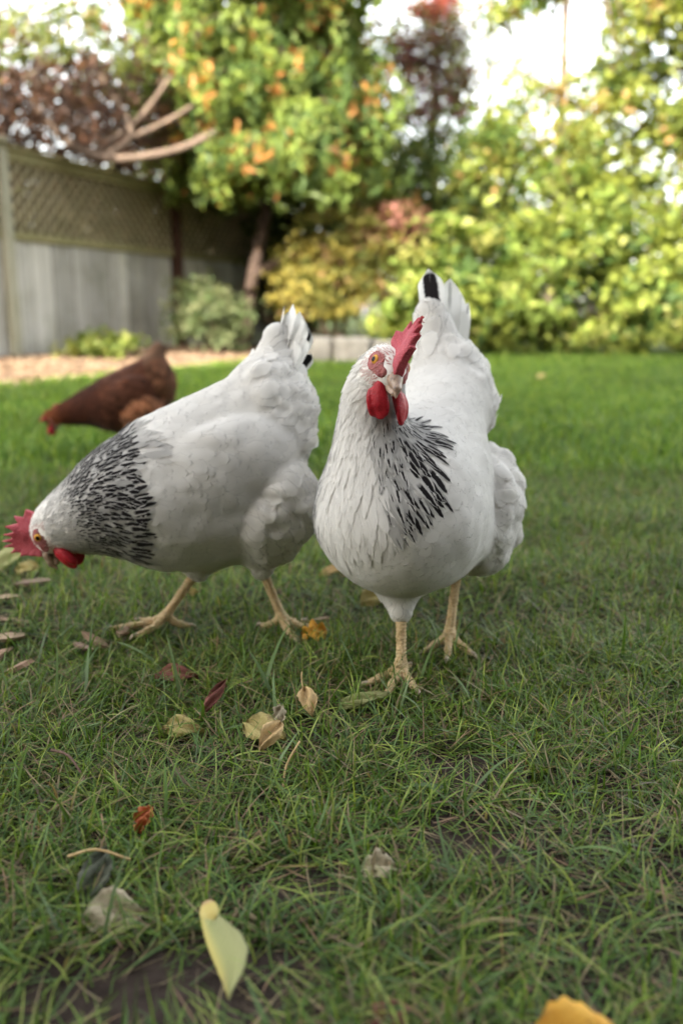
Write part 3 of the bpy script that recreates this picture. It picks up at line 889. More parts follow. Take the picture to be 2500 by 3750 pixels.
# ------------------------------------------------------------------ foliage
M['leaf'] = leaf_mat('leaf', 0.42)
M['bark'] = bark_mat('bark', (0.07, 0.05, 0.04), (0.20, 0.15, 0.115))
M['bark_warm'] = bark_mat('bark_warm', (0.075, 0.054, 0.042), (0.17, 0.125, 0.095))
M['bark_dark'] = bark_mat('bark_dark', (0.035, 0.024, 0.019), (0.095, 0.066, 0.052))
M['twig'] = bark_mat('twig', (0.07, 0.045, 0.035), (0.17, 0.11, 0.085), 30)

def leaves(C, size, col, up=0.6, out=None, narrow=0.55, hang=0.0):
    """one four-sided folded leaf per point -> V,F,col"""
    n = len(C)
    N = rng.standard_normal((n, 3)); N[:, 2] += up * 2
    if out is not None: N += out * 0.8
    N = unit(N)
    T = rng.standard_normal((n, 3)); T[:, 2] -= hang
    T = unit(T - N * (T * N).sum(1, keepdims=True)); B = np.cross(N, T)
    s = (size * (1 + 0.3 * rng.standard_normal(n)).clip(0.4, 2))[:, None]
    w = s * narrow
    fold = N * s * 0.12
    P = np.stack([C - T * s * 0.5, C - B * w * 0.5 + fold - T * s * 0.05, C + T * s * 0.5 - N * s * 0.1, C + B * w * 0.5 + fold - T * s * 0.05], 1)
    F = (np.arange(n)[:, None] * 4 + np.array([[0, 1, 2, 3]]))
    return P.reshape(-1, 3), F, np.repeat(np.clip(col, 0.004, 0.9), 4, 0)

def palette(n, cols, wts, cluster=None, jit=0.18):
    cols = np.array(cols); wts = np.array(wts, float) / sum(wts)
    if cluster is None: idx = rng.choice(len(cols), n, p=wts)
    else:
        m = cluster.max() + 1; ci = rng.choice(len(cols), m, p=wts)
        idx = np.where(rng.random(n) < 0.72, ci[cluster], rng.choice(len(cols), n, p=wts))
    return cols[idx] * (1 + jit * rng.standard_normal((n, 1))).clip(0.4, 1.7)

def crown(ells, ncl, per, crad, shell=0.55):
    """clumps of leaves in a union of ellipsoids -> points, outward, cluster id"""
    vol = np.array([np.prod(e[1]) for e in ells]) ** 0.75
    pick = rng.choice(len(ells), ncl, p=vol / vol.sum())
    d = unit(rng.standard_normal((ncl, 3)))
    r = (shell + (1 - shell) * rng.random(ncl))[:, None] * (1 + 0.12 * rng.standard_normal((ncl, 1)))
    c0 = np.array([ells[p][0] for p in pick]); rr = np.array([ells[p][1] for p in pick])
    CC = c0 + d * r * rr
    k_ = rng.integers(0, ncl, ncl * per)
    off = rng.standard_normal((ncl * per, 3)) * (np.array([1, 1, 0.6]) * (crad * (0.6 + 0.8 * rng.random((ncl, 1)))[k_]))
    return CC[k_] + off, d[k_], k_, CC

def limbs(base, tops, r0, fork=0.45, sag=0.0):
    mb = MB()
    base = np.array(base, float)
    for t in tops:
        t = np.array(t, float)
        mid = base * (1 - fork) + t * fork + np.array([rng.normal() * .08, rng.normal() * .08, 0.15 - sag])
        V, F = tube([base, mid, t], [r0, r0 * 0.6, r0 * 0.2], 7, 10, 0.06); mb.add(V, F)
    return mb

def shrub(name, base, ells, label, cat, cols, wts, ncl, per, crad, size, group=None, narrow=0.6, stems=7, up=0.6, hang=0.2, clip=0.03):
    o = empty(name, base, 0, label, cat, group)
    C, out, kid, CC = crown([(np.array(e[0]), np.array(e[1])) for e in ells], ncl, per, crad)
    m = C[:, 2] > clip
    C, out, kid = C[m], out[m], kid[m]
    col = palette(len(C), cols, wts, kid)
    V, F, Cc = leaves(C - np.array(base), size, col, up, out, narrow, hang)
    mesh_obj('crown', V, F, M['leaf'], o, False, None, {'col': Cc})
    tops = CC[rng.choice(len(CC), min(stems, len(CC)), False)] - np.array(base)
    tops = tops * 0.9
    limbs((0, 0, -0.02), tops, 0.018).build('stem', M['twig'], o)
    return o

YG = [(0.245, 0.285, 0.055), (0.15, 0.205, 0.04), (0.065, 0.115, 0.028), (0.33, 0.33, 0.10)]
SG = 'broad leaved shrubs along the back of the lawn'
shrub('shrub', (1.35, 9.3, 0), [((1.35, 9.25, 0.62), (0.80, 0.55, 0.80)), ((0.85, 9.1, 0.40), (0.50, 0.40, 0.45))], 'sunlit yellow-green broad-leaved shrub just right of the white hen\'s tail', 'shrub', YG, (4, 4, 3, 1.5), 120, 52, 0.10, 0.10, SG)
shrub('shrub', (2.65, 9.45, 0), [((2.65, 9.4, 0.78), (0.95, 0.60, 0.92))], 'tall dense yellow-green shrub with a dark shaded foot, middle of the shrub row', 'shrub', YG, (4, 4, 3, 1), 140, 52, 0.11, 0.10, SG)
shrub('shrub', (4.0, 9.3, 0), [((4.0, 9.25, 0.72), (0.85, 0.6, 0.85))], 'yellow-green shrub at the right end of the shrub row, by the pale trunk', 'shrub', YG, (4, 3, 3, 2), 105, 52, 0.11, 0.10, SG)
shrub('shrub', (-0.05, 9.7, 0), [((0.0, 9.6, 0.95), (0.66, 0.5, 0.62)), ((-0.30, 9.4, 0.55), (0.36, 0.3, 0.40))], 'small-leaved yellowish shrub over the edging stones, behind the two white hens', 'shrub',
      [(0.30, 0.25, 0.06), (0.20, 0.19, 0.045), (0.10, 0.12, 0.03), (0.30, 0.18, 0.10)], (4, 3, 3, 1), 130, 50, 0.085, 0.062, clip=0.38)
shrub('shrub', (0.6, 10.2, 0), [((0.6, 10.1, 1.40), (0.42, 0.35, 0.34))], 'pinkish bronze shrub top showing between the green shrubs', 'shrub', [(0.30, 0.13, 0.10), (0.20, 0.10, 0.06), (0.16, 0.15, 0.05)], (3, 2, 1), 34, 40, 0.08, 0.07)
shrub('shrub', (-1.32, 9.0, 0.02), [((-1.32, 8.95, 0.36), (0.42, 0.34, 0.30)), ((-1.45, 9.0, 0.66), (0.18, 0.18, 0.16))], 'small grey-green bush growing in the wood chips against the fence', 'shrub',
      [(0.16, 0.19, 0.09), (0.09, 0.13, 0.05), (0.24, 0.25, 0.13)], (3, 3, 1), 70, 44, 0.07, 0.05, stems=5)
shrub('low_plant', (-2.12, 7.75, 0.03), [((-2.12, 7.75, 0.13), (0.32, 0.22, 0.13))], 'low light green plant at the foot of the fence boards', 'plant', [(0.20, 0.24, 0.05), (0.12, 0.17, 0.04), (0.28, 0.29, 0.09)], (3, 2, 1), 34, 30, 0.055, 0.075, stems=4)
shrub('laurel', (0.35, 11.6, 0), [((-0.1, 11.6, 1.5), (1.0, 0.7, 1.3)), ((1.3, 11.8, 1.5), (1.1, 0.7, 1.3))], 'deep green bush standing behind the small-leaved yellowish shrub', 'shrub',
      [(0.055, 0.085, 0.022), (0.09, 0.12, 0.03), (0.17, 0.17, 0.04), (0.035, 0.055, 0.018)], (4, 3, 1.5, 2), 230, 42, 0.13, 0.09)

def tree(name, base, trunk, ells, label, cols, wts, ncl, per, crad, size, bark='bark', r0=0.1, group=None, narrow=0.55, nlimb=14, up=0.6, hang=0.3):
    o = empty(name, base, 0, label, 'tree', group)
    b = np.array(base, float)
    C, out, kid, CC = crown([(np.array(e[0]), np.array(e[1])) for e in ells], ncl, per, crad)
    V, F, Cc = leaves(C - b, size, palette(len(C), cols, wts, kid), up, out, narrow, hang)
    mesh_obj('crown', V, F, M['leaf'], o, False, None, {'col': Cc})
    T = np.array(trunk, float) - b
    mb = MB(); V, F = tube(T, np.linspace(r0, r0 * 0.45, len(T)), 12, 26, 0.05); mb.add(V, F)
    for t in CC[rng.choice(len(CC), nlimb, False)] - b:
        a = T[rng.integers(1, len(T))]
        V, F = tube([a, a * 0.5 + t * 0.5 + [0, 0, 0.12], t], [r0 * 0.35, r0 * 0.22, r0 * 0.08], 6, 9, 0.05); mb.add(V, F)
    mb.build('trunk', M[bark], o)
    return o, CC

# golden cedar with drooping sprays, leaning trunk in front of the fence
cedar = empty('cedar', (-1.15, 10.1, 0), 0, 'large golden green conifer with rusty sprays hanging over the fence', 'tree')
cb = np.array([-1.15, 10.1, 0.0])
ct = np.array([(-1.15, 10.1, -0.05), (-1.02, 10.1, 0.8), (-0.84, 10.15, 1.7), (-0.80, 10.2, 3.2), (-0.85, 10.2, 5.2), (-0.85, 10.2, 7.2)])
mb = MB(); V, F = tube(ct - cb, [0.085, 0.07, 0.06, 0.05, 0.04, 0.02], 12, 30, 0.05); mb.add(V, F)
V, F = tube(np.array([(-1.0, 10.1, 0.85), (-0.72, 9.9, 1.00), (-0.45, 9.8, 1.12), (-0.2, 9.75, 1.08)]) - cb, [0.06, 0.05, 0.04, 0.025], 8, 14, 0.05); mb.add(V, F)
PTS = []; KID = []; kk = 0
for b_ in range(340):
    z0 = 1.9 + 5.2 * rng.random() ** 1.1
    a = rng.uniform(0, 2 * PI); ln = (1.95 - 0.16 * (z0 - 1.9)) * rng.uniform(0.6, 1.08)
    ln *= min(1.05, 0.55 + 0.30 * (z0 - 1.9)) if math.cos(a) < -0.3 else (0.75 if math.cos(a) > 0.45 else 1.0)
    o0 = np.array([np.interp(z0, ct[:, 2], ct[:, 0]), np.interp(z0, ct[:, 2], ct[:, 1]), z0])
    d = np.array([math.cos(a), math.sin(a), 0])
    pts = [o0, o0 + d * ln * 0.4 + [0, 0, 0.10], o0 + d * ln * 0.75 + [0, 0, -0.02], o0 + d * ln + [0, 0, -0.22]]
    if b_ % 2 == 0:
        V, F = tube(np.array(pts) - cb, [0.026, 0.018, 0.011, 0.004], 5, 9); mb.add(V, F)
    cv = spline(np.array(pts), 20)[5:]
    for j in range(12):
        p = cv[rng.integers(0, len(cv))] + rng.normal(size=3) * [0.13, 0.13, 0.05]
        m = 17
        t = rng.random(m)
        PTS.append(p + np.stack([rng.normal(size=m) * 0.055, rng.normal(size=m) * 0.055, -0.30 * t + 0.03 * rng.normal(size=m)], -1)); KID.append(np.full(m, kk)); kk += 1
C = np.concatenate(PTS); KID = np.concatenate(KID)
col = palette(len(C), [(0.20, 0.255, 0.055), (0.135, 0.19, 0.045), (0.07, 0.115, 0.032), (0.36, 0.17, 0.05)], (4, 4, 3, 1.0), KID)
V, F, Cc = leaves(C - cb, 0.115, col, 0.1, unit((C - [-0.85, 10.2, 0]) * [1, 1, 0]), 0.42, 1.2)
mesh_obj('crown', V, F, M['leaf'], cedar, False, None, {'col': Cc})
mb.build('trunk', M['bark_dark'], cedar)

shrub('laurel', (-0.55, 11.7, 0), [((-0.55, 11.7, 0.95), (0.55, 0.45, 0.95))], 'added very dark bush standing in for the shade behind the leaning trunk', 'shrub',
      [(0.028, 0.036, 0.016), (0.045, 0.05, 0.02), (0.05, 0.035, 0.022)], (3, 2, 1), 110, 44, 0.12, 0.085)  # added bush: near-black leaf colours stand in for deep shade here

shrub('laurel', (1.0, 12.7, 0), [((1.0, 12.7, 2.1), (1.15, 0.55, 1.0)), ((0.1, 12.8, 2.4), (0.6, 0.5, 0.8))], 'tall deep green bush under the purple-leaved tree, above the pinkish bronze shrub', 'shrub',
      [(0.05, 0.085, 0.022), (0.085, 0.125, 0.03), (0.15, 0.18, 0.045)], (4, 3, 1.5), 200, 42, 0.14, 0.09)

tree('plum_tree', (1.25, 13.6, 0), [(1.25, 13.6, -.05), (1.2, 13.6, 1.5), (1.3, 13.6, 3.0), (1.35, 13.6, 4.4)],
     [((0.85, 13.5, 3.3), (1.25, 0.7, 1.5)), ((1.45, 13.6, 3.9), (0.6, 0.5, 0.9)), ((1.5, 13.5, 2.1), (0.8, 0.5, 0.7))], 'sparse purple-leaved tree with the sky sparkling through it', [(0.10, 0.035, 0.05), (0.15, 0.06, 0.06), (0.07, 0.05, 0.035), (0.12, 0.12, 0.04)], (3, 2, 2.5, 2.5), 230, 40, 0.16, 0.08, r0=0.05)
tree('plum_tree', (1.5, 14.2, 0), [(1.5, 14.2, -.05), (1.42, 14.2, 2.5), (1.42, 14.2, 4.9)], [((1.42, 14.2, 5.0), (0.34, 0.3, 0.36))], 'slim tree topped by a tuft of rusty red leaves against the sky', [(0.36, 0.09, 0.07), (0.24, 0.06, 0.05), (0.14, 0.05, 0.04)], (3, 2, 1), 30, 34, 0.10, 0.075, r0=0.06, nlimb=5)
YT = [(0.26, 0.29, 0.06), (0.17, 0.215, 0.045), (0.08, 0.13, 0.03), (0.35, 0.22, 0.09)]
tree('maple_tree', (2.72, 11.4, 0), [(2.72, 11.4, -.05), (2.70, 11.4, 1.5), (2.72, 11.4, 3.2), (2.66, 11.4, 5.6)],
     [((3.5, 11.2, 2.7), (1.1, 0.7, 1.1)), ((2.4, 11.5, 2.05), (0.85, 0.6, 0.55)), ((3.75, 11.3, 4.5), (0.75, 0.7, 1.0)), ((2.55, 11.4, 4.65), (0.75, 0.5, 0.42)), ((2.15, 11.4, 2.75), (0.45, 0.4, 0.5)), ((2.2, 11.5, 4.3), (0.4, 0.4, 0.5))],
     'yellow-green tree whose thin straight trunk stands against the sky gap', YT, (4, 4, 3, 1), 330, 44, 0.16, 0.105, r0=0.085)
tree('maple_tree', (4.12, 10.4, 0), [(4.12, 10.4, -.05), (4.10, 10.4, 1.3), (4.02, 10.4, 2.6), (4.06, 10.4, 5.0)],
     [((4.6, 10.5, 2.9), (0.9, 0.7, 1.2)), ((4.3, 10.3, 4.5), (0.95, 0.7, 0.75)), ((3.55, 10.3, 3.75), (0.35, 0.4, 0.4))], 'bright yellow-green tree with a pale sunlit trunk at the right edge', YT, (5, 4, 2, 0.7), 260, 44, 0.16, 0.11, bark='bark_warm', r0=0.10)
tree('slender_tree', (2.35, 14.8, 0), [(2.35, 14.8, -.05), (2.4, 14.8, 2.5), (2.3, 14.8, 5.2)], [((2.35, 14.7, 4.0), (1.0, 0.6, 1.2)), ((1.2, 14.9, 4.6), (0.9, 0.5, 1.1))], 'thin pale green tree top in the bright sky gap, right of the purple-leaved tree',
     YT, (4, 4, 2, 1), 120, 36, 0.15, 0.085, r0=0.07)
for (x, y, zt, rx, lb) in ((-6.5, 17.5, 3.6, 1.6, 'rounded dark green far tree beyond the left end of the fence'), (-3.6, 18.5, 4.6, 1.7, 'far tree partly hidden by the golden conifer'), (-0.6, 18.2, 4.3, 1.7, 'dark far tree showing through gaps in the conifer'),
                           (2.4, 18.4, 3.0, 1.7, 'low far tree under the purple-leaved tree'), (5.2, 17.6, 3.6, 1.8, 'far tree behind the yellow-green shrub row'), (8.2, 17.8, 4.6, 1.8, 'rightmost far tree, behind the pale trunk')):
    tree('far_tree', (x, y, 0), [(x, y, -.05), (x, y, zt * 0.4), (x, y, zt * 0.8)], [((x, y, zt * 0.52), (rx, 1.0, zt * 0.48))], lb, [(0.06, 0.08, 0.025), (0.10, 0.12, 0.03), (0.16, 0.16, 0.045)], (3, 3, 1), 110, 34, 0.22, 0.15, r0=0.12, group='trees far behind the garden', nlimb=6)

# withered hedge behind the fence with bare bent limbs
hedge = empty('hedge', tuple(fp(0, -0.7, 0)), 0, 'withered brown hedge with bare bent limbs rising over the fence', 'hedge')
hb = fp(0, -0.7, 0)
n = 66000
s1 = rng.uniform(-3.0, 6.3, n); o1 = -0.22 - 1.0 * rng.random(n); hh = 2.72 + 0.20 * np.minimum(s1, 3.5) + 0.22 * np.sin(s1 * 2.1) + 0.3 * (vnoise(np.stack([s1, s1 * 0, s1 * 0], -1), 2.2) - 0.5)
z1 = 0.3 + (hh - 0.3) * rng.random(n) ** 0.95 + 0.08 * rng.standard_normal(n)
C = np.stack([F0[0] + FD[0] * s1 + FN[0] * o1, F0[1] + FD[1] * s1 + FN[1] * o1, z1], -1)
up_ = z1 > 1.95; so = rng.uniform(-1.1, 0.55, n); C[up_, 0] = (F0[0] + FD[0] * s1 + FN[0] * so)[up_]; C[up_, 1] = (F0[1] + FD[1] * s1 + FN[1] * so)[up_]
keep = vnoise(C, 3.5) > 0.24
C, z1, hh = C[keep], z1[keep], hh[keep]
kid = (np.floor(vnoise(C, 2.6) * 60)).astype(int)
grn = (z1 > hh - 0.42) & (vnoise(C + 5, 1.8) > 0.42)
col = np.where(grn[:, None], palette(len(C), [(0.16, 0.18, 0.05), (0.09, 0.12, 0.035)], (1, 1), kid), palette(len(C), [(0.10, 0.055, 0.042), (0.16, 0.09, 0.065), (0.06, 0.038, 0.032), (0.24, 0.12, 0.08)], (3, 2, 3, 0.7), kid))
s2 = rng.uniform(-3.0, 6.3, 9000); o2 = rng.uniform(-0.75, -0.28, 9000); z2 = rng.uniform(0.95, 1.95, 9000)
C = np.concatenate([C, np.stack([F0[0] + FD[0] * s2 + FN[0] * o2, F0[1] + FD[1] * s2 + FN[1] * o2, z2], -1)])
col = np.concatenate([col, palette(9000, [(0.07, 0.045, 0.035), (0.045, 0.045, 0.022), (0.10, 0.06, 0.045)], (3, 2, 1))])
V, F, Cc = leaves(C - hb, 0.085, col, 0.2, None, 0.45, 0.5)
mesh_obj('foliage', V, F, M['leaf'], hedge, False, None, {'col': Cc})
mb = MB()
for j in range(190):
    s0 = rng.uniform(-2.8, 3.4); p0 = fp(s0, -0.6 - 0.4 * rng.random(), rng.uniform(0.6, 2.0)); d = rng.normal(size=3) * [0.35, 0.35, 0.25] + [0, 0, 0.35]
    V, F = tube(np.array([p0, p0 + d * 0.6 + rng.normal(size=3) * 0.05, p0 + d * 1.2]) - hb, [0.012, 0.009, 0.004], 5, 7); mb.add(V, F)
mb.build('twigs', M['twig'], hedge)
for P_, R_ in (([(-1.16, 8.45, 2.16), (-1.55, 8.35, 1.98), (-2.15, 8.25, 1.90), (-2.48, 8.25, 2.06), (-2.74, 8.3, 2.36), (-2.70, 8.4, 2.85), (-2.62, 8.5, 3.05)], [0.045, 0.048, 0.05, 0.05, 0.042, 0.036, 0.02]),
               ([(-2.2, 8.3, 1.9), (-1.95, 8.5, 2.15), (-2.15, 8.6, 2.55), (-2.42, 8.6, 2.9)], [0.045, 0.042, 0.038, 0.03]),
               ([(-2.3, 8.35, 1.95), (-1.9, 8.6, 2.3), (-1.55, 8.7, 2.75), (-1.3, 8.7, 3.1)], [0.04, 0.035, 0.03, 0.018]),
               ([(-2.0, 8.5, 2.1), (-1.6, 8.6, 2.3), (-1.25, 8.6, 2.5)], [0.035, 0.03, 0.02]),
               ([(-3.35, 8.4, 1.6), (-3.22, 8.4, 2.2), (-3.18, 8.4, 2.8), (-3.15, 8.4, 3.12)], [0.07, 0.065, 0.055, 0.035]),
               ([(-3.6, 8.3, 1.8), (-3.5, 8.3, 2.6), (-3.4, 8.3, 3.2)], [0.05, 0.04, 0.02])):
    V, F = tube(np.array(P_) - hb - [0, 0, 0.09], np.array(R_) * 0.72, 10, 34, 0.10)
    mesh_obj('limb', V, F, M['bark_warm'], hedge)

# edging stones
k = NT('stone'); n1 = k.noise(k.obj(), 6, 6, 0.7); n2 = k.noise(k.obj(), 50, 4)
M['stone'] = k.end(k.bsdf(k.ramp(n1, [(0.3, (0.13, 0.12, 0.105)), (0.7, (0.30, 0.285, 0.255))]), 0.9, k.bump(n2, 0.5, 0.01), 0.15))
for (x, y, lx, ly, lz, lb) in ((-0.34, 8.05, 0.52, 0.28, 0.26, 'long grey edging stone under the small-leaved shrub, nearest the fence'), (0.10, 8.00, 0.34, 0.28, 0.25, 'middle grey edging stone, partly behind the white hens'),
                               (0.44, 8.05, 0.34, 0.26, 0.22, 'low grey edging stone behind the upright hen\'s head'), (1.15, 8.62, 0.26, 0.16, 0.075, 'small flat reddish stone at the lawn edge under the shrub')):
    V, F, _ = surface_net(lambda P: np.maximum(np.abs(P) - np.array([lx, ly, lz]) / 2 + 0.04, 0).__pow__(2).sum(-1) ** 0.5 + np.minimum((np.abs(P) - np.array([lx, ly, lz]) / 2 + 0.04).max(-1), 0) - 0.04 + 0.03 * (vnoise(P + x, 9) - 0.5),
                          (-lx / 2 - .05, -ly / 2 - .05, -lz / 2 - .05), (lx / 2 + .05, ly / 2 + .05, lz / 2 + .05), 0.014)
    o = mesh_obj('edging_stone', V, F, M['stone']); o.location = (x, y, lz / 2 - 0.02)
    tag(o, lb, 'stone', 'edging stones along the lawn')
# ------------------------------------------------------------------ the hens
def paint_sussex(front, amount, reach, thr=0.62, xmin=-1.0, ramp=0.55, fine=0.0):
    front = unit(np.array(front, float))
    def f(a):
        n = a['n']; P = a['P']
        col = np.tile(np.array([0.90, 0.885, 0.85]), (n, 1))
        blk = np.zeros(n)
        nk = np.array([o == 'neck' for o in a['own']])
        fa = unit(P - a['cen']) @ front
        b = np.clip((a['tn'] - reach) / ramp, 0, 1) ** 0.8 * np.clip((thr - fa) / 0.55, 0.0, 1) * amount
        b = b * (rng.random(n) > 0.10) * (P[:, 0] > xmin) * (1 + 0.2 * rng.standard_normal(n))
        side = np.clip((0.80 - unit(P - a['cen'])[:, 0]) / 0.5, 0, 1) * fine * (a['tn'] > 0.15) * (rng.random(n) < 0.75)
        blk = np.where(nk, np.clip(np.maximum(b, side), 0, 1), 0)
        # the odd dark fleck on breast and back
        fl = (rng.random(n) < 0.003) & np.array([o in ('breast', 'back') for o in a['own']])
        blk = np.where(fl, 0.25, blk)
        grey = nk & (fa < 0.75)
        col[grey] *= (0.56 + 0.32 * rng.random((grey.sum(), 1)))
        hq = a['hq']; hd = np.array([o == 'head' for o in a['own']])
        near = hd & (((hq[:, 0] - 0.012) / 0.020) ** 2 + ((hq[:, 2] - 0.000) / 0.016) ** 2 < 1)
        col[near] = np.array([0.66, 0.52, 0.49])
        lore = hd & (hq[:, 0] > 0.014)
        col[lore] = np.array([0.52, 0.30, 0.28])
        col[hd & ~near & ~lore] *= (0.74 + 0.18 * rng.random((n, 1)))[hd & ~near & ~lore]
        return col, blk
    return f

def paint_brown(a):
    n = a['n']
    base = {'neck': (0.085, 0.028, 0.015), 'head': (0.08, 0.026, 0.015), 'wing': (0.120, 0.046, 0.026), 'thigh': (0.34, 0.150, 0.075), 'rump': (0.20, 0.092, 0.050),
            'breast': (0.105, 0.038, 0.020), 'belly': (0.16, 0.066, 0.034), 'back': (0.135, 0.053, 0.030), 'tailbase': (0.26, 0.150, 0.095), 'shin': (0.2, 0.07, 0.03)}
    col = np.array([base[o] for o in a['own']]) * (1 + 0.22 * rng.standard_normal((n, 1)))
    return col, np.zeros(n)

WHITE = dict(down=M['white_down'])
tw = (0.86, 0.85, 0.82)

POSE_FRONT = dict(
    lo=(-0.30, -0.16, 0.05), hi=(0.21, 0.16, 0.50),
    body=[('back', 'ell', ((0.0, -0.008, 0.212), (0.150, 0.094, 0.092), rot_y(-10)), 0.03),
          ('breast', 'ell', ((0.072, -0.010, 0.208), (0.088, 0.098, 0.092), None), 0.03),
          ('belly', 'ell', ((-0.02, 0.0, 0.170), (0.115, 0.080, 0.070), None), 0.03),
          ('back', 'cone', ((0.035, -0.010, 0.232), (-0.135, -0.006, 0.318), 0.080, 0.062), 0.035),
          ('rump', 'ell', ((-0.158, -0.006, 0.315), (0.068, 0.062, 0.078), None), 0.012),
          ('tailbase', 'cone', ((-0.162, -0.012, 0.36), (-0.166, -0.036, 0.44), 0.043, 0.018), 0.02),
          ('thigh', 'ell', ((-0.108, 0.064, 0.180), (0.074, 0.046, 0.082), rot_y(10)), 0.004),
          ('thigh', 'ell', ((-0.06, -0.060, 0.180), (0.085, 0.050, 0.080), rot_y(10)), 0.008),
          ('wing', 'ell', ((-0.002, 0.050, 0.226), (0.100, 0.034, 0.066), rot_y(-12)), 0.002),
          ('wing', 'ell', ((-0.02, -0.082, 0.230), (0.120, 0.036, 0.072), rot_y(-12)), 0.006),
          ('shin', 'cone', ((0.035, -0.022, 0.145), (0.070, -0.004, 0.086), 0.045, 0.013), 0.02),
          ('shin', 'cone', ((-0.055, 0.035, 0.145), (-0.065, 0.034, 0.108), 0.045, 0.014), 0.02)],
    neck=[(0.075, -0.014, 0.225, 0.078), (0.085, -0.028, 0.266, 0.052), (0.088, -0.037, 0.308, 0.034), (0.092, -0.035, 0.345, 0.028), (0.102, -0.024, 0.376, 0.024)],
    head=(0.116, -0.012, 0.384), head_fwd=(0.28, -0.94, -0.21), head_roll=-17, comb_lean=0.15, comb=0.87, comb_len=0.70, cape=((0.100, -0.030, 0.246), 0.072), wattle=0.86, wattle_swing=(0.12, 0.1, -1),
    lump={'rump': 0.017, 'thigh': 0.012, 'belly': 0.004, 'wing': 0.004, 'breast': 0.003, 'back': 0.003},
    tail=[], legs=[dict(hock=(0.072, -0.003, 0.088), foot=(0.090, 0.003, 0.028), dir=0), dict(hock=(-0.063, 0.036, 0.108), foot=(-0.036, 0.034, 0.028), dir=10)])
# tail of the nearer hen: a folded tent seen from the front, the ridge feather with a black middle
def tent(base, axis, lat, specs):
    """specs: (offset, spread, tilt, L, W, blk) -> tail feathers on both sides of the ridge"""
    out = []
    base = np.array(base, float); A = unit(np.array(axis, float)); S = unit(np.array(lat, float)); Fw = np.cross(S, A)
    for (off, spread, tilt, L, Wd, bk, back, be) in specs:
        d = unit(A + S * spread - Fw * back)
        nrm = unit(Fw * math.cos(tilt) + S * math.sin(tilt))
        out.append((base + S * off - Fw * abs(off) * 0.9 - Fw * 0.03 * back, d, nrm, L, Wd, np.array(tw) * (0.97 + 0.03 * random.random()), bk, be))
    return out
POSE_FRONT['tail'] = tent((-0.166, -0.018, 0.372), (-0.02, -0.16, 1), (0, 1, 0), [
    (0.000, 0.00, 0.10, 0.130, 0.0185, 0.80, -0.05, 0.004), (0.007, 0.13, 0.5, 0.118, 0.017, 0.06, 0.12, 0.006), (-0.006, -0.10, -0.6, 0.112, 0.015, 0.0, 0.12, 0.006),
    (0.012, 0.20, 0.9, 0.104, 0.016, 0.08, 0.28, 0.008), (-0.012, -0.12, -1.1, 0.108, 0.015, 0.0, 0.28, 0.008), (0.018, 0.22, 1.2, 0.096, 0.015, 0.10, 0.5, 0.008),
    (-0.018, -0.22, -1.2, 0.095, 0.014, 0.2, 0.5, 0.008), (0.020, 0.20, 1.0, 0.075, 0.016, 0, 0.2, 0.005), (-0.018, -0.30, -0.7, 0.078, 0.010, 0, 0.1, 0.005)])

A1 = math.radians(20)
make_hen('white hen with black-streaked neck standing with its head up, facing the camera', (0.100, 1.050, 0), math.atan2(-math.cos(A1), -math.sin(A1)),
         POSE_FRONT, dict(WHITE, paint=paint_sussex((1, -0.45, 0.10), 1.0, 0.15, 0.80, -1.0, 0.55, 0.42)), 1.0, 1.25)

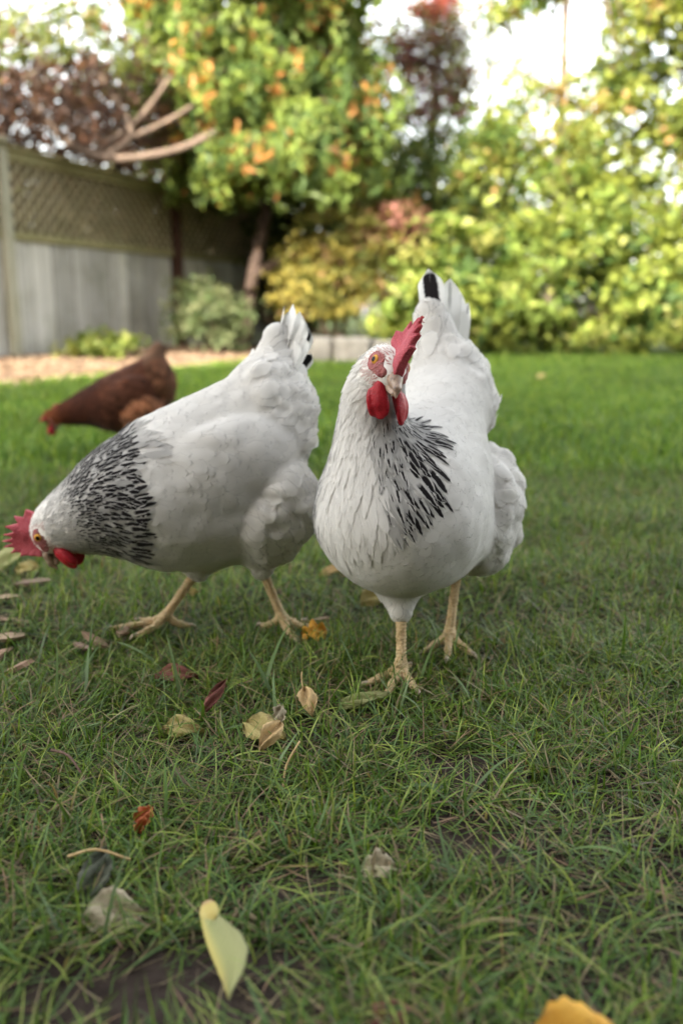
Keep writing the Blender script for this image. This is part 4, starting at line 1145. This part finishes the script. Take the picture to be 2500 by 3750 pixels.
POSE_PECK = dict(
    lo=(-0.26, -0.17, 0.05), hi=(0.29, 0.17, 0.50),
    body=[('back', 'ell', ((0.020, 0.0, 0.216), (0.130, 0.094, 0.094), rot_y(-22)), 0.03),
          ('breast', 'ell', ((0.085, 0.0, 0.197), (0.085, 0.090, 0.088), None), 0.03),
          ('belly', 'ell', ((0.02, 0.0, 0.170), (0.110, 0.080, 0.072), None), 0.03),
          ('back', 'cone', ((0.060, 0.0, 0.245), (-0.045, 0.0, 0.312), 0.066, 0.052), 0.04),
          ('rump', 'ell', ((-0.070, 0.0, 0.298), (0.056, 0.068, 0.078), None), 0.030),
          ('tailbase', 'cone', ((-0.074, -0.01, 0.34), (-0.088, -0.02, 0.405), 0.040, 0.018), 0.02),
          ('thigh', 'ell', ((-0.060, 0.052, 0.190), (0.062, 0.050, 0.075), rot_y(10)), 0.008),
          ('thigh', 'ell', ((-0.045, -0.055, 0.180), (0.068, 0.048, 0.075), rot_y(10)), 0.008),
          ('wing', 'ell', ((0.010, 0.062, 0.238), (0.105, 0.038, 0.066), rot_y(-24)), 0.006),
          ('wing', 'ell', ((0.010, -0.062, 0.238), (0.105, 0.038, 0.066), rot_y(-24)), 0.006),
          ('shin', 'cone', ((0.01, -0.010, 0.140), (0.036, 0.0, 0.092), 0.045, 0.015), 0.02),
          ('shin', 'cone', ((-0.040, 0.040, 0.150), (-0.044, 0.046, 0.100), 0.048, 0.014), 0.02)],
    neck=[(0.095, 0.0, 0.205, 0.083), (0.125, 0.0, 0.200, 0.070), (0.155, 0.0, 0.190, 0.054), (0.185, 0.0, 0.180, 0.040), (0.208, 0.0, 0.174, 0.031)],
    head=(0.228, 0.0, 0.168), head_fwd=(-0.22, -0.06, -0.97), head_up=(-1, 0, 0.25), comb=0.74, wattle=0.78, hackle=(0.62, 0.86), cape=((0.150, 0.0, 0.195), 0.085), wattle_swing=(0.62, 0.0, -0.62),
    lump={'rump': 0.015, 'thigh': 0.012, 'belly': 0.004, 'wing': 0.005, 'breast': 0.003, 'back': 0.004},
    flow={'breast': (-1, 0, -0.5), 'rump': (-0.8, 0, 0.75), 'wing': (-1, 0, 0.15), 'back': (-1, 0, 0.35)},
    tail=[], legs=[dict(hock=(0.038, 0.002, 0.092), foot=(0.082, -0.004, 0.030), dir=-12, toes=((0, 0.075), (40, 0.05), (-35, 0.05), (178, 0.03))),
                   dict(hock=(-0.044, 0.046, 0.100), foot=(-0.068, 0.054, 0.032), dir=128, toes=((-28, .050), (30, 0.055), (80, 0.040), (190, 0.03)))])
POSE_PECK['tail'] = tent((-0.072, -0.008, 0.345), (-0.26, -0.20, 1), (0.35, 0.93, 0), [
    (0.000, 0.02, 0.1, 0.112, 0.014, 0, 0.00, 0.005), (0.006, 0.03, 0.5, 0.116, 0.016, 0.0, 0.05, 0.005), (-0.006, -0.02, -0.9, 0.110, 0.014, 0.5, 0.05, 0.006),
    (0.012, 0.02, 0.8, 0.108, 0.016, 0, 0.10, 0.005), (-0.010, -0.05, -1.1, 0.104, 0.014, 0.5, 0.14, 0.006), (0.017, 0.00, 0.9, 0.096, 0.016, 0.0, 0.12, 0.006),
    (-0.014, -0.08, -1.2, 0.090, 0.014, 0.9, 0.22, 0.006), (0.021, -0.02, 0.9, 0.078, 0.017, 0.0, 0.16, 0.005), (0.020, 0.02, 0.8, 0.068, 0.017, 0, 0.08, 0.004), (-0.010, 0.0, -0.6, 0.058, 0.012, 0.9, 0.50, 0.006)])
A2 = math.radians(72)
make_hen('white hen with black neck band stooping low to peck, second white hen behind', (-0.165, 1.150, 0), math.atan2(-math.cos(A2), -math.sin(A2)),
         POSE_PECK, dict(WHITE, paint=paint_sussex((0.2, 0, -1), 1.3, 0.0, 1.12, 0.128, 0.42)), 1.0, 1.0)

import copy
POSE_BROWN = copy.deepcopy(POSE_PECK)
POSE_BROWN.update(lump={'rump': 0.012, 'thigh': 0.012, 'wing': 0.006}, neck=[(0.095, 0.0, 0.205, 0.080), (0.145, 0.0, 0.195, 0.066), (0.195, 0.0, 0.183, 0.048), (0.240, 0.0, 0.172, 0.037), (0.272, 0.0, 0.164, 0.029)], head=(0.292, 0.0, 0.158), hi=(0.36, 0.17, 0.50), head_fwd=(0.55, 0, -0.83), head_up=(0.8, 0, 0.6), wattle_swing=(0.1, 0, -1), comb=0.95)
POSE_BROWN['body'] = [(('rump', 'ell', ((-0.088, 0.0, 0.275), (0.074, 0.080, 0.092), None), 0.010) if b_[0] == 'rump' else ('thigh', 'ell', ((-0.035, 0.060, 0.175), (0.085, 0.056, 0.078), rot_y(10)), 0.003) if (b_[0] == 'thigh' and b_[2][0][1] > 0) else ('tailbase', 'cone', ((-0.078, 0.0, 0.33), (-0.100, 0.0, 0.405), 0.055, 0.018), 0.02) if b_[0] == 'tailbase' else b_) for b_ in POSE_BROWN['body']]
POSE_BROWN['tail'] = [(r, d, n_, L * 0.85, w_, np.array((0.20, 0.10, 0.06)) if i else np.array((0.50, 0.38, 0.30)), 0.0, b_) for i, (r, d, n_, L, w_, c_, k_, b_) in enumerate(POSE_BROWN['tail'])]
make_hen('reddish brown hen pecking on the lawn far behind the white hens', (-0.645, 2.64, 0), math.atan2(-math.cos(math.radians(80)), -math.sin(math.radians(80))),
         POSE_BROWN, dict(jit=0.08, down=M['brown_down'], paint=paint_brown), 0.83, 0.5)
# ------------------------------------------------------------------ grass
k = NT('grass_blade'); c_ = k.attr('col')
b_ = k.bsdf(c_, 0.42, None, 0.3)
t_ = k.n('BsdfTranslucent'); k.t.links.new(k.mix(1.0, c_, (1.3, 1.4, 0.6), 'MULTIPLY'), t_.inputs[0])
m_ = k.n('MixShader', {0: 0.30}); k.t.links.new(b_.outputs[0], m_.inputs[1]); k.t.links.new(t_.outputs[0], m_.inputs[2])
M['grass'] = k.end(m_)

def blades(P, L, Wd, az, th0, curl, col, seg, twist=0.5):
    n = len(P)
    t = np.linspace(0, 1, seg + 1)
    th = th0[:, None] + curl[:, None] * t[None]                     # angle from the vertical
    azm = az[:, None] + 0.35 * rng.standard_normal((n, 1)) * t[None] ** 2
    d = np.stack([np.sin(th) * np.cos(azm), np.sin(th) * np.sin(azm), np.cos(th)], -1)
    step = (L / seg)[:, None, None]
    Q = np.concatenate([np.zeros((n, 1, 3)), np.cumsum(d[:, :-1] * step, 1)], 1) + P[:, None]
    gz = P[:, 2][:, None]
    Q[..., 2] = np.maximum(Q[..., 2], gz + 0.0015 + 0.004 * rng.random((n, 1)))
    wid = Wd[:, None] * np.clip(1.15 - t[None] ** 2.2 * 1.12, 0.03, 1)
    tw = twist * rng.standard_normal((n, 1)) * (0.3 + t[None])
    side = np.stack([-np.sin(azm) * np.cos(tw), np.cos(azm) * np.cos(tw), np.sin(tw)], -1)
    A = Q - side * wid[..., None] / 2; B = Q + side * wid[..., None] / 2
    V = np.stack([A, B], 2).reshape(-1, 3)
    i = np.arange(seg) * 2
    F = np.stack([i, i + 1, i + 3, i + 2], -1)
    F = (np.arange(n)[:, None, None] * (2 * (seg + 1)) + F[None]).reshape(-1, 4)
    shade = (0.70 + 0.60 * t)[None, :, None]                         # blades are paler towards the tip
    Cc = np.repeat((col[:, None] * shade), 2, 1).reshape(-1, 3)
    return V, F, Cc

def wedge(n, y0, y1, pad=0.12):
    """random ground points over the visible wedge and a margin either side"""
    y = np.sqrt(rng.random(n) * (y1 ** 2 - y0 ** 2) + y0 ** 2)
    x = (rng.random(n) * 2 - 1) * (0.44 * y + pad)
    return x, y

GREEN = np.array([(0.068, 0.126, 0.012), (0.108, 0.165, 0.020), (0.040, 0.088, 0.012), (0.185, 0.225, 0.046), (0.076, 0.128, 0.036)])
DRY = np.array([(0.20, 0.155, 0.085), (0.28, 0.22, 0.125), (0.13, 0.095, 0.055), (0.24, 0.15, 0.09)])
def bare(x, y):
    """0 where the turf is worn down to the soil, 1 in full turf"""
    p = np.stack([x, y, 0 * x], -1)
    v = np.clip((vnoise(p + 11, 6.0) * 0.65 + vnoise(p + 4, 15.0) * 0.35 - 0.27) * 5, 0.5, 1)
    for (cx, cy, rx, ry) in ((-0.120, 0.480, 0.110, 0.045), (0.10, 0.640, 0.055, 0.035), (-0.03, 0.585, 0.05, 0.03), (0.12, 0.76, 0.05, 0.03)):
        v = np.minimum(v, np.clip(((x - cx) / rx) ** 2 + ((y - cy) / ry) ** 2 - 0.55, 0, 1))
    return np.clip(v + np.clip((y - 1.1) * 0.8, 0, 1), 0, 1)
GV, GF, GC, gn = [], [], [], 0
def put(V, F, C):
    global gn
    GV.append(V); GF.append(F + gn); GC.append(C); gn += len(V)
def mk(n, y0, y1, kind, seg):
    x, y = wedge(n, y0, y1)
    if kind == 'thatch':
        ok = rng.random(n) < 0.35 + 0.65 * bare(x, y)
    else:
        ok = rng.random(n) < 0.04 + 0.96 * bare(x, y)
    x, y = x[ok], y[ok]; n = len(x)
    cl = vnoise(np.stack([x, y, 0 * x], -1) + 30, 9.0)
    P = np.stack([x, y, ground_z(x, y) - 0.001], -1)
    az = rng.uniform(0, 2 * PI, n) + 0.8 * np.sin(6 * x + 4 * y)
    if kind == 'thatch':
        L = rng.uniform(0.012, 0.045, n); Wd = rng.uniform(0.0006, 0.0013, n); th = rng.uniform(1.15, 1.65, n); cu = rng.normal(0, 0.6, n)
        col = DRY[rng.integers(0, 4, n)] * (1 + 0.25 * rng.standard_normal((n, 1)))
        g = rng.random(n) < 0.35; col[g] = GREEN[rng.integers(0, 5, g.sum())] * 0.7
    elif kind == 'lying':
        L = rng.uniform(0.022, 0.066, n); Wd = rng.uniform(0.0009, 0.0021, n); th = rng.uniform(0.7, 1.40, n); cu = rng.uniform(0.1, 1.0, n)
        col = GREEN[rng.integers(0, 5, n)] * (1 + 0.22 * rng.standard_normal((n, 1)))
        g = rng.random(n) < 0.22; col[g] = DRY[rng.integers(0, 4, g.sum())] * 0.9
    elif kind == 'wide':
        L = rng.uniform(0.050, 0.095, n); Wd = rng.uniform(0.0030, 0.0048, n); th = np.abs(rng.normal(0.6, 0.35, n)); cu = rng.uniform(0.1, 0.9, n)
        col = np.array([(0.075, 0.125, 0.040), (0.10, 0.15, 0.06), (0.06, 0.11, 0.02)])[rng.integers(0, 3, n)] * (1 + 0.15 * rng.standard_normal((n, 1)))
    elif kind == 'up':
        L = rng.uniform(0.022, 0.054, n) * (0.75 + 0.5 * cl); Wd = rng.uniform(0.0011, 0.0024, n); th = np.abs(rng.normal(0.35, 0.28, n)); cu = rng.uniform(0.0, 1.5, n)
        col = GREEN[rng.integers(0, 5, n)] * (1 + 0.22 * rng.standard_normal((n, 1)))
        g = rng.random(n) < 0.05; col[g] = DRY[rng.integers(0, 4, g.sum())]
    else:                                                            # turf further off: fewer, wider blades
        L = rng.uniform(0.030, 0.060, n); Wd = rng.uniform(0.0030, 0.0055, n) * (0.7 + 0.12 * y); th = np.abs(rng.normal(0.35, 0.3, n)); cu = rng.uniform(0.0, 1.3, n)
        col = GREEN[rng.integers(0, 5, n)] * (1 + 0.18 * rng.standard_normal((n, 1))) * (0.85 + 0.4 * vnoise(np.stack([x, y, 0 * x], -1), 1.5))[:, None] * np.array([1.05, 1.12, 0.85])
        keep = ((x - F0[0]) * FN[0] + (y - F0[1]) * FN[1]) > path_w((x - F0[0]) * FD[0] + (y - F0[1]) * FD[1]) - 0.04
        P, L, Wd, th, cu, col, az = P[keep], L[keep], Wd[keep], th[keep], cu[keep], col[keep], az[keep]
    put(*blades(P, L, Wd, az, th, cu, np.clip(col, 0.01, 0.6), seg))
mk(22000, 0.36, 1.7, 'thatch', 3)
mk(29000, 0.36, 1.15, 'lying', 5)
mk(7500, 0.36, 1.15, 'up', 5)
mk(170, 0.40, 1.10, 'wide', 6)
mk(26000, 1.15, 2.4, 'lying', 4)
mk(22000, 1.15, 2.4, 'up', 4)
mk(60000, 2.3, 5.0, 'far', 2)
mk(70000, 5.0, 9.6, 'far', 2)
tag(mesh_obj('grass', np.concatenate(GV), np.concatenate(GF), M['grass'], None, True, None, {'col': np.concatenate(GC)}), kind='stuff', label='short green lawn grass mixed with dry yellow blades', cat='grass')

# ------------------------------------------------------------------ fallen leaves
def leaf_skin(name, c1, c2, spot, trans=0.25):
    k = NT(name); o = k.obj(); n1 = k.noise(o, 55, 5, 0.7); n2 = k.noise(o, 260, 3)
    c = k.ramp(n1, [(0.32, c1), (0.62, c2)])
    c = k.mix(k.ramp(k.noise(o, 120, 3), [(0.60, (0, 0, 0)), (0.70, (0.8, 0.8, 0.8))]), c, spot)
    uv = k.n('SeparateXYZ', {0: k.n('UVMap').outputs[0]})
    e = k.math('ABSOLUTE', k.math('SUBTRACT', uv.outputs[0], 0.5))
    mid = k.math('LESS_THAN', e, 0.02)
    vein = k.n('TexWave', {'Scale': 4.5, 'Distortion': 0.6}); k.t.links.new(k.n('CombineXYZ', {0: k.math('SUBTRACT', uv.outputs[1], k.math('MULTIPLY', e, 0.9)), 1: 0.0, 2: 0.0}).outputs[0], vein.inputs['Vector'])
    vm = k.math('GREATER_THAN', vein.outputs['Fac'], 0.93)
    c = k.mix(k.math('MULTIPLY', k.math('MAXIMUM', mid, k.math('MULTIPLY', vm, 0.5)), 0.35), c, tuple(x * 0.45 for x in c1))
    b = k.bsdf(c, 0.6, k.bump(k.math('ADD', n2, vein.outputs['Fac']), 0.35, 0.001), 0.25)
    t = k.n('BsdfTranslucent'); k.t.links.new(c, t.inputs[0])
    m = k.n('MixShader', {0: trans}); k.t.links.new(b.outputs[0], m.inputs[1]); k.t.links.new(t.outputs[0], m.inputs[2])
    return k.end(m)
SK = dict(yellow=leaf_skin('leaf_yellow', (0.32, 0.26, 0.085), (0.43, 0.36, 0.15), (0.20, 0.13, 0.06)),
          orange=leaf_skin('leaf_orange', (0.58, 0.26, 0.03), (0.66, 0.38, 0.06), (0.35, 0.15, 0.03)),
          tan=leaf_skin('leaf_tan', (0.46, 0.31, 0.14), (0.62, 0.46, 0.24), (0.25, 0.15, 0.07)),
          red=leaf_skin('leaf_red', (0.14, 0.045, 0.035), (0.24, 0.09, 0.065), (0.08, 0.03, 0.025)),
          pale=leaf_skin('leaf_pale', (0.34, 0.29, 0.19), (0.46, 0.40, 0.28), (0.22, 0.17, 0.10)),
          dark=leaf_skin('leaf_dark', (0.055, 0.062, 0.042), (0.10, 0.11, 0.075), (0.04, 0.04, 0.03), 0.1),
          green=leaf_skin('leaf_green', (0.26, 0.28, 0.10), (0.36, 0.36, 0.16), (0.2, 0.15, 0.06)),
          rust=leaf_skin('leaf_rust', (0.45, 0.10, 0.04), (0.55, 0.20, 0.08), (0.25, 0.06, 0.03)))

def fallen_leaf(label, p, az, L, Wd, skin, z=0.016, pitch=0.0, roll=0.0, curl=0.5, shape='ovate', cup=0.3, stalk=0.3, wave=0.25):
    nv, nu = 22, 11
    v = np.linspace(0, 1, nv); u = np.linspace(-1, 1, nu)
    if shape == 'ovate': w = np.sin(PI * v ** 0.85) ** 0.8
    elif shape == 'lance': w = np.sin(PI * v) ** 0.9 * 0.8
    elif shape == 'ragged': w = np.sin(PI * np.clip(v * 0.92 + 0.05, 0, 1)) ** 0.5 * (1 + 0.22 * np.sin(v * 19) + 0.10 * np.sin(v * 41 + 1))
    elif shape == 'lobed': w = np.sin(PI * np.clip(v * 0.95 + 0.03, 0, 1)) ** 0.6 * (1 + 0.35 * np.sin(v * 15.7 + 0.4))
    U_, V_ = np.meshgrid(u, v)
    ph = rng.uniform(0, 6)
    x = (V_ - 0.5) * L; y = U_ * (w * Wd / 2)[:, None] * (1 + 0.05 * np.sin(V_ * 37 + U_ * 3 + ph))
    zz = cup * np.abs(y) * 1.0 - curl * L * ((V_ - 0.5) ** 2 - 0.08) + wave * 0.06 * L * np.sin(V_ * 9 + ph) * U_ + 0.004 * np.sin(U_ * 5 + V_ * 7 + ph)
    P = np.stack([x, y, zz], -1).reshape(-1, 3)
    F = ((np.arange(nv - 1)[:, None] * nu + np.arange(nu - 1)[None]).ravel()[:, None] + np.array([[0, 1, nu + 1, nu]]))
    uv = np.stack([U_ * 0.5 + 0.5, V_], -1).reshape(-1, 2)
    P2 = P - [0, 0, 0.0005]
    n = len(P)
    ring = np.concatenate([np.arange(nu), np.arange(1, nv) * nu + nu - 1, (nv - 1) * nu + np.arange(nu - 2, -1, -1), np.arange(nv - 2, 0, -1) * nu])
    rim = np.stack([ring, np.roll(ring, -1), np.roll(ring, -1) + n, ring + n], -1)
    o = mesh_obj('fallen_leaf', np.vstack([P, P2]), np.vstack([F, F[:, ::-1] + n, rim[:, ::-1]]), SK[skin], None, True, np.vstack([uv, uv]))
    if stalk > 0:
        a = P.reshape(nv, nu, 3)[0, nu // 2]
        Vs, Fs = tube([a + [0.002, 0, 0], a + [-L * stalk * 0.5, 0.001, 0.002], a + [-L * stalk, 0.004, 0.006]], [0.0007, 0.0006, 0.0008], 6, 8)
        mesh_obj('stalk', Vs, Fs, SK['red' if skin in ('red', 'rust') else 'tan'], o)
    o.location = (p[0], p[1], z + float(ground_z(np.array(p[0]), np.array(p[1]))))
    o.rotation_euler = (roll, pitch, az)
    return tag(o, label, 'leaf', 'fallen leaves on the grass')
R_ = math.radians
fallen_leaf('large orange leaf cut off by the bottom edge near the lower right corner', (0.140, 0.407), R_(15), 0.070, 0.055, 'orange', 0.026, 0.05, 0.35, 0.2, 'ovate', 0.25, 0.0)
fallen_leaf('pale beige ragged leaf among blades, left of the winged seed', (-0.168, 0.545), R_(15), 0.046, 0.036, 'pale', 0.009, 0.1, 0.45, 0.3, 'ovate', 0.2, 0.0)
fallen_leaf('dark grey-green folded leaf standing in the grass behind the pale ragged one', (-0.192, 0.585), R_(80), 0.050, 0.024, 'dark', 0.014, -0.4, 0.3, 0.3, 'ovate', 0.6, 0.0)
fallen_leaf('yellowish leaf lying under the brown-curled one, left of the tan single leaf', (-0.080, 0.812), R_(-25), 0.052, 0.034, 'yellow', 0.018, 0.1, 0.35, 0.3, 'ovate', 0.2, 0.0)
fallen_leaf('small ochre leaf curled on top of the yellowish leaf', (-0.070, 0.782), R_(62), 0.040, 0.020, 'tan', 0.030, -0.35, 0.5, 0.9, 'ovate', 0.4, 0.0)
fallen_leaf('whitish crinkled leaf standing just behind the yellowish pair', (-0.066, 0.826), R_(80), 0.030, 0.014, 'pale', 0.026, -0.7, 0.1, 0.6, 'ragged', 0.4, 0.0)
fallen_leaf('single tan oval leaf with a thin dark stalk, in front of the upright hen', (-0.037, 0.868), R_(-70), 0.038, 0.022, 'tan', 0.024, 0.45, 0.15, 0.5, 'ovate', 0.3, 0.5)
fallen_leaf('long yellow-tan leaf half sunk in grass beside the dark red leaf', (-0.170, 0.840), R_(-8), 0.047, 0.026, 'yellow', 0.013, 0.0, 0.45, 0.5, 'ovate', 0.15, 0.0)
fallen_leaf('slim dark red leaf tipped upright in the grass', (-0.143, 0.885), R_(62), 0.054, 0.018, 'red', 0.026, -0.45, 0.5, 0.2, 'lance', 0.3, 0.2)
fallen_leaf('long pale green-yellow leaf lying before the upright hen\'s foot', (0.026, 0.885), R_(28), 0.068, 0.026, 'green', 0.015, 0.0, 0.25, 0.2, 'lance', 0.15, 0.0)
fallen_leaf('bright orange lobed leaf by the pecking hen\'s right-hand foot', (-0.036, 1.075), R_(15), 0.034, 0.028, 'orange', 0.022, 0.0, 0.7, 0.5, 'lobed', 0.2, 0.0)
fallen_leaf('tiny rust-red crumpled leaf in the thick grass', (-0.170, 0.655), R_(60), 0.024, 0.014, 'rust', 0.020, -0.7, 0.4, 1.2, 'ragged', 0.5, 0.0)
fallen_leaf('small light brown crumpled leaf near the bare patch, centre right', (0.032, 0.593), R_(25), 0.032, 0.022, 'pale', 0.014, 0.2, 0.3, 1.0, 'ragged', 0.4, 0.0)
fallen_leaf('brown leaf between the two hens\' feet, behind the dark red leaf', (-0.200, 0.965), R_(10), 0.052, 0.026, 'red', 0.016, 0.1, 0.3, 0.4, 'ovate', 0.2, 0.0)
fallen_leaf('dark red-brown leaf lying at the bottom edge', (0.030, 0.448), R_(75), 0.036, 0.022, 'red', 0.008, 0.1, 0.2, 0.4, 'ragged', 0.3, 0.0)
fallen_leaf('pale whitish-green leaf near the pecking hen\'s comb', (-0.575, 1.43), R_(40), 0.080, 0.045, 'green', 0.028, -0.5, 0.4, 0.3, 'ovate', 0.2, 0.0)
fallen_leaf('small yellow leaf beside the pecking hen\'s beak', (-0.530, 1.38), R_(10), 0.040, 0.030, 'yellow', 0.022, -0.2, 0.5, 0.4, 'ovate', 0.3, 0.0)
fallen_leaf('yellow leaf seen under the upright hen, between the hens', (0.050, 1.23), R_(30), 0.050, 0.034, 'yellow', 0.025, -0.3, 0.5, 0.3, 'ovate', 0.2, 0.0)
fallen_leaf('narrow tan leaf in the grass between the two white hens', (-0.010, 1.37), R_(12), 0.058, 0.022, 'tan', 0.022, -0.2, 0.4, 0.3, 'lance', 0.2, 0.0)
fallen_leaf('small pale yellow leaf in front of the pecking hen\'s belly', (-0.225, 1.235), R_(0), 0.016, 0.012, 'yellow', 0.030, -0.2, 0.6, 0.3, 'ovate', 0.2, 0.0)
fallen_leaf('lone yellow leaf far out on the lawn, right of the upright hen', (1.30, 5.6), R_(20), 0.07, 0.05, 'yellow', 0.05, -0.3, 0.4, 0.3, 'ovate', 0.2, 0.0)

# maple seed with its wing
seed = empty('maple_seed', (-0.094, 0.530, 0.024), R_(-71), 'yellow-green winged maple seed lying tilted in the near grass', 'seed')
seed.rotation_euler = (0.28, 0.30, R_(-71))
nv, nu = 26, 11
v = np.linspace(0, 1, nv); u = np.linspace(0, 1, nu)
bot_ = -0.0075 - 0.0012 * np.sin(v * 5) + 0.006 * v; top_ = 0.0055 + 0.0150 * np.sin(np.clip((v - 0.10) / 0.90, 0, 1) ** 1.25 * PI) ** 0.9 * (1 + 0.04 * np.sin(v * 33))
top_ = top_ * (1 - v ** 8); bot_ = bot_ * (1 - v ** 10)
V_, U_ = np.meshgrid(v, u, indexing='ij')
x = V_ * 0.070; y = bot_[:, None] + (top_ - bot_)[:, None] * U_
z = 0.006 * np.sin(V_ * 2.6) + 0.0022 * np.sin(U_ * 6 + V_ * 3) * U_
P = np.stack([x, y, z], -1).reshape(-1, 3); n = len(P)
F = ((np.arange(nv - 1)[:, None] * nu + np.arange(nu - 1)[None]).ravel()[:, None] + np.array([[0, 1, nu + 1, nu]]))
th = np.repeat((0.0003 + 0.0008 * (1 - u) ** 6)[None], nv, 0).reshape(-1)
P2 = P - np.stack([0 * th, 0 * th, th], -1)
ring = np.concatenate([np.arange(nu), np.arange(1, nv) * nu + nu - 1, (nv - 1) * nu + np.arange(nu - 2, -1, -1), np.arange(nv - 2, 0, -1) * nu])
rim = np.stack([ring, np.roll(ring, -1), np.roll(ring, -1) + n, ring + n], -1)
k = NT('seed_wing'); uv_ = k.n('SeparateXYZ', {0: k.n('UVMap').outputs[0]}); o_ = k.obj()
wv = k.n('TexWave', {'Scale': 5.0, 'Distortion': 2.5, 'Detail': 2.0}); k.t.links.new(k.n('CombineXYZ', {0: k.math('ADD', uv_.outputs[1], k.math('MULTIPLY', uv_.outputs[0], 0.35)), 1: 0.0, 2: 0.0}).outputs[0], wv.inputs['Vector'])
c_ = k.ramp(uv_.outputs[0], [(0.05, (0.38, 0.33, 0.10)), (0.3, (0.25, 0.26, 0.105)), (1.0, (0.22, 0.23, 0.11))])
c_ = k.mix(k.math('MULTIPLY', k.math('GREATER_THAN', wv.outputs['Fac'], 0.8), 0.25), c_, (0.25, 0.22, 0.09))
M['wing'] = k.end(k.bsdf(c_, 0.75, k.bump(wv.outputs['Fac'], 0.4, 0.0008), 0.25))
uvw = np.stack([U_, V_], -1).reshape(-1, 2)
mesh_obj('wing', np.vstack([P, P2]), np.vstack([F, F[:, ::-1] + n, rim[:, ::-1]]), M['wing'], seed, True, np.vstack([uvw, uvw]))
k = NT('seed_nut'); n1 = k.noise(k.obj(), 120, 3); gx_ = k.n('SeparateXYZ', {0: k.obj()}).outputs[0]
c_ = k.mix(k.math('MULTIPLY', k.math('SUBTRACT', -0.0035, gx_), 160.0, True), k.ramp(n1, [(0.3, (0.36, 0.28, 0.07)), (0.7, (0.40, 0.34, 0.11))]), (0.22, 0.10, 0.09))
M['nut'] = k.end(k.bsdf(c_, 0.5, k.bump(n1, 0.3, 0.001), 0.3))
V, F, _ = surface_net(lambda P: s_ell(P, (0, 0, 0), (0.0092, 0.0070, 0.0028)) + 0.0006 * (vnoise(P, 300) - 0.5), (-.014, -.012, -.008), (.014, .012, .008), 0.0011)
nut = mesh_obj('seed_case', V, F, M['nut'], seed); nut.location = (0.001, -0.0008, 0.0002)

# ------------------------------------------------------------------ stray wood chips and straws
CH = [((-0.480, 1.150), 0.075, 0.022, 35, 'long tan wood chip in the grass, uppermost at the left edge'), ((-0.455, 1.085), 0.070, 0.028, 50, 'broad pinkish wood chip at the left edge beside the pecking hen'),
      ((-0.520, 1.250), 0.040, 0.020, 5, 'short pink-brown wood chip below the pecking hen\'s head'), ((-0.440, 1.020), 0.045, 0.012, 60, 'slim pale wood chip nearest the camera at the left edge'),
      ((-0.330, 1.075), 0.038, 0.014, -20, 'grey-brown wood chip left of the pecking hen\'s long toe'), ((-0.340, 1.052), 0.034, 0.009, -35, 'pale sliver of wood before the grey-brown chip'),
      ((-0.500, 1.330), 0.060, 0.020, 30, 'brown wood chip under the pecking hen\'s beak'), ((-0.400, 0.985), 0.040, 0.012, 8, 'thin flat wood chip in the grass below the chip cluster'),
      ((-0.035, 1.150), 0.045, 0.009, 30, 'thin pinkish twig piece beside the orange lobed leaf'), ((-0.300, 1.110), 0.030, 0.016, 70, 'small pale chip touching the pecking hen\'s toe')]
for (p, L, Wd, az, lb) in CH:
    c = np.array([[(0.27, 0.18, 0.125), (0.22, 0.155, 0.12), (0.33, 0.24, 0.165)][rng.integers(0, 3)]])
    V, F, Cc = slabs(np.zeros((1, 3)), np.array([L]), np.array([Wd]), np.array([0.005]), np.array([R_(az)]), np.array([0.15 * rng.normal()]), c)
    o = mesh_obj('wood_chip', V, F, M['chip'], None, False, None, {'col': Cc}); o.location = (p[0], p[1], 0.011)
    tag(o, lb, 'wood chip', 'stray wood chips in the grass')
for (P_, lb) in (([(-0.286, 0.767, 0.02), (-0.262, 0.745, 0.026), (-0.240, 0.722, 0.014)], 'thin grey twig lying across the grass at the left'),):
    V, F = tube(P_, [0.0016, 0.0013, 0.0008], 7, 16, 0.08); tag(mesh_obj('twig', V, F, M['twig']), lb, 'twig')
for (P_, lb) in (([(-0.055, 0.720, 0.004), (-0.052, 0.735, 0.022), (-0.040, 0.748, 0.040)], 'upright tan dry straw with a bent tip, centre of the near grass'), ([(-0.215, 0.592, 0.024), (-0.192, 0.592, 0.030), (-0.165, 0.588, 0.024)], 'dry tan straw lying over the dark grey-green leaf')):
    V, F = tube(P_, [0.0012, 0.0011, 0.0009], 6, 14); tag(mesh_obj('straw', V, F, SK['tan']), lb, 'straw')
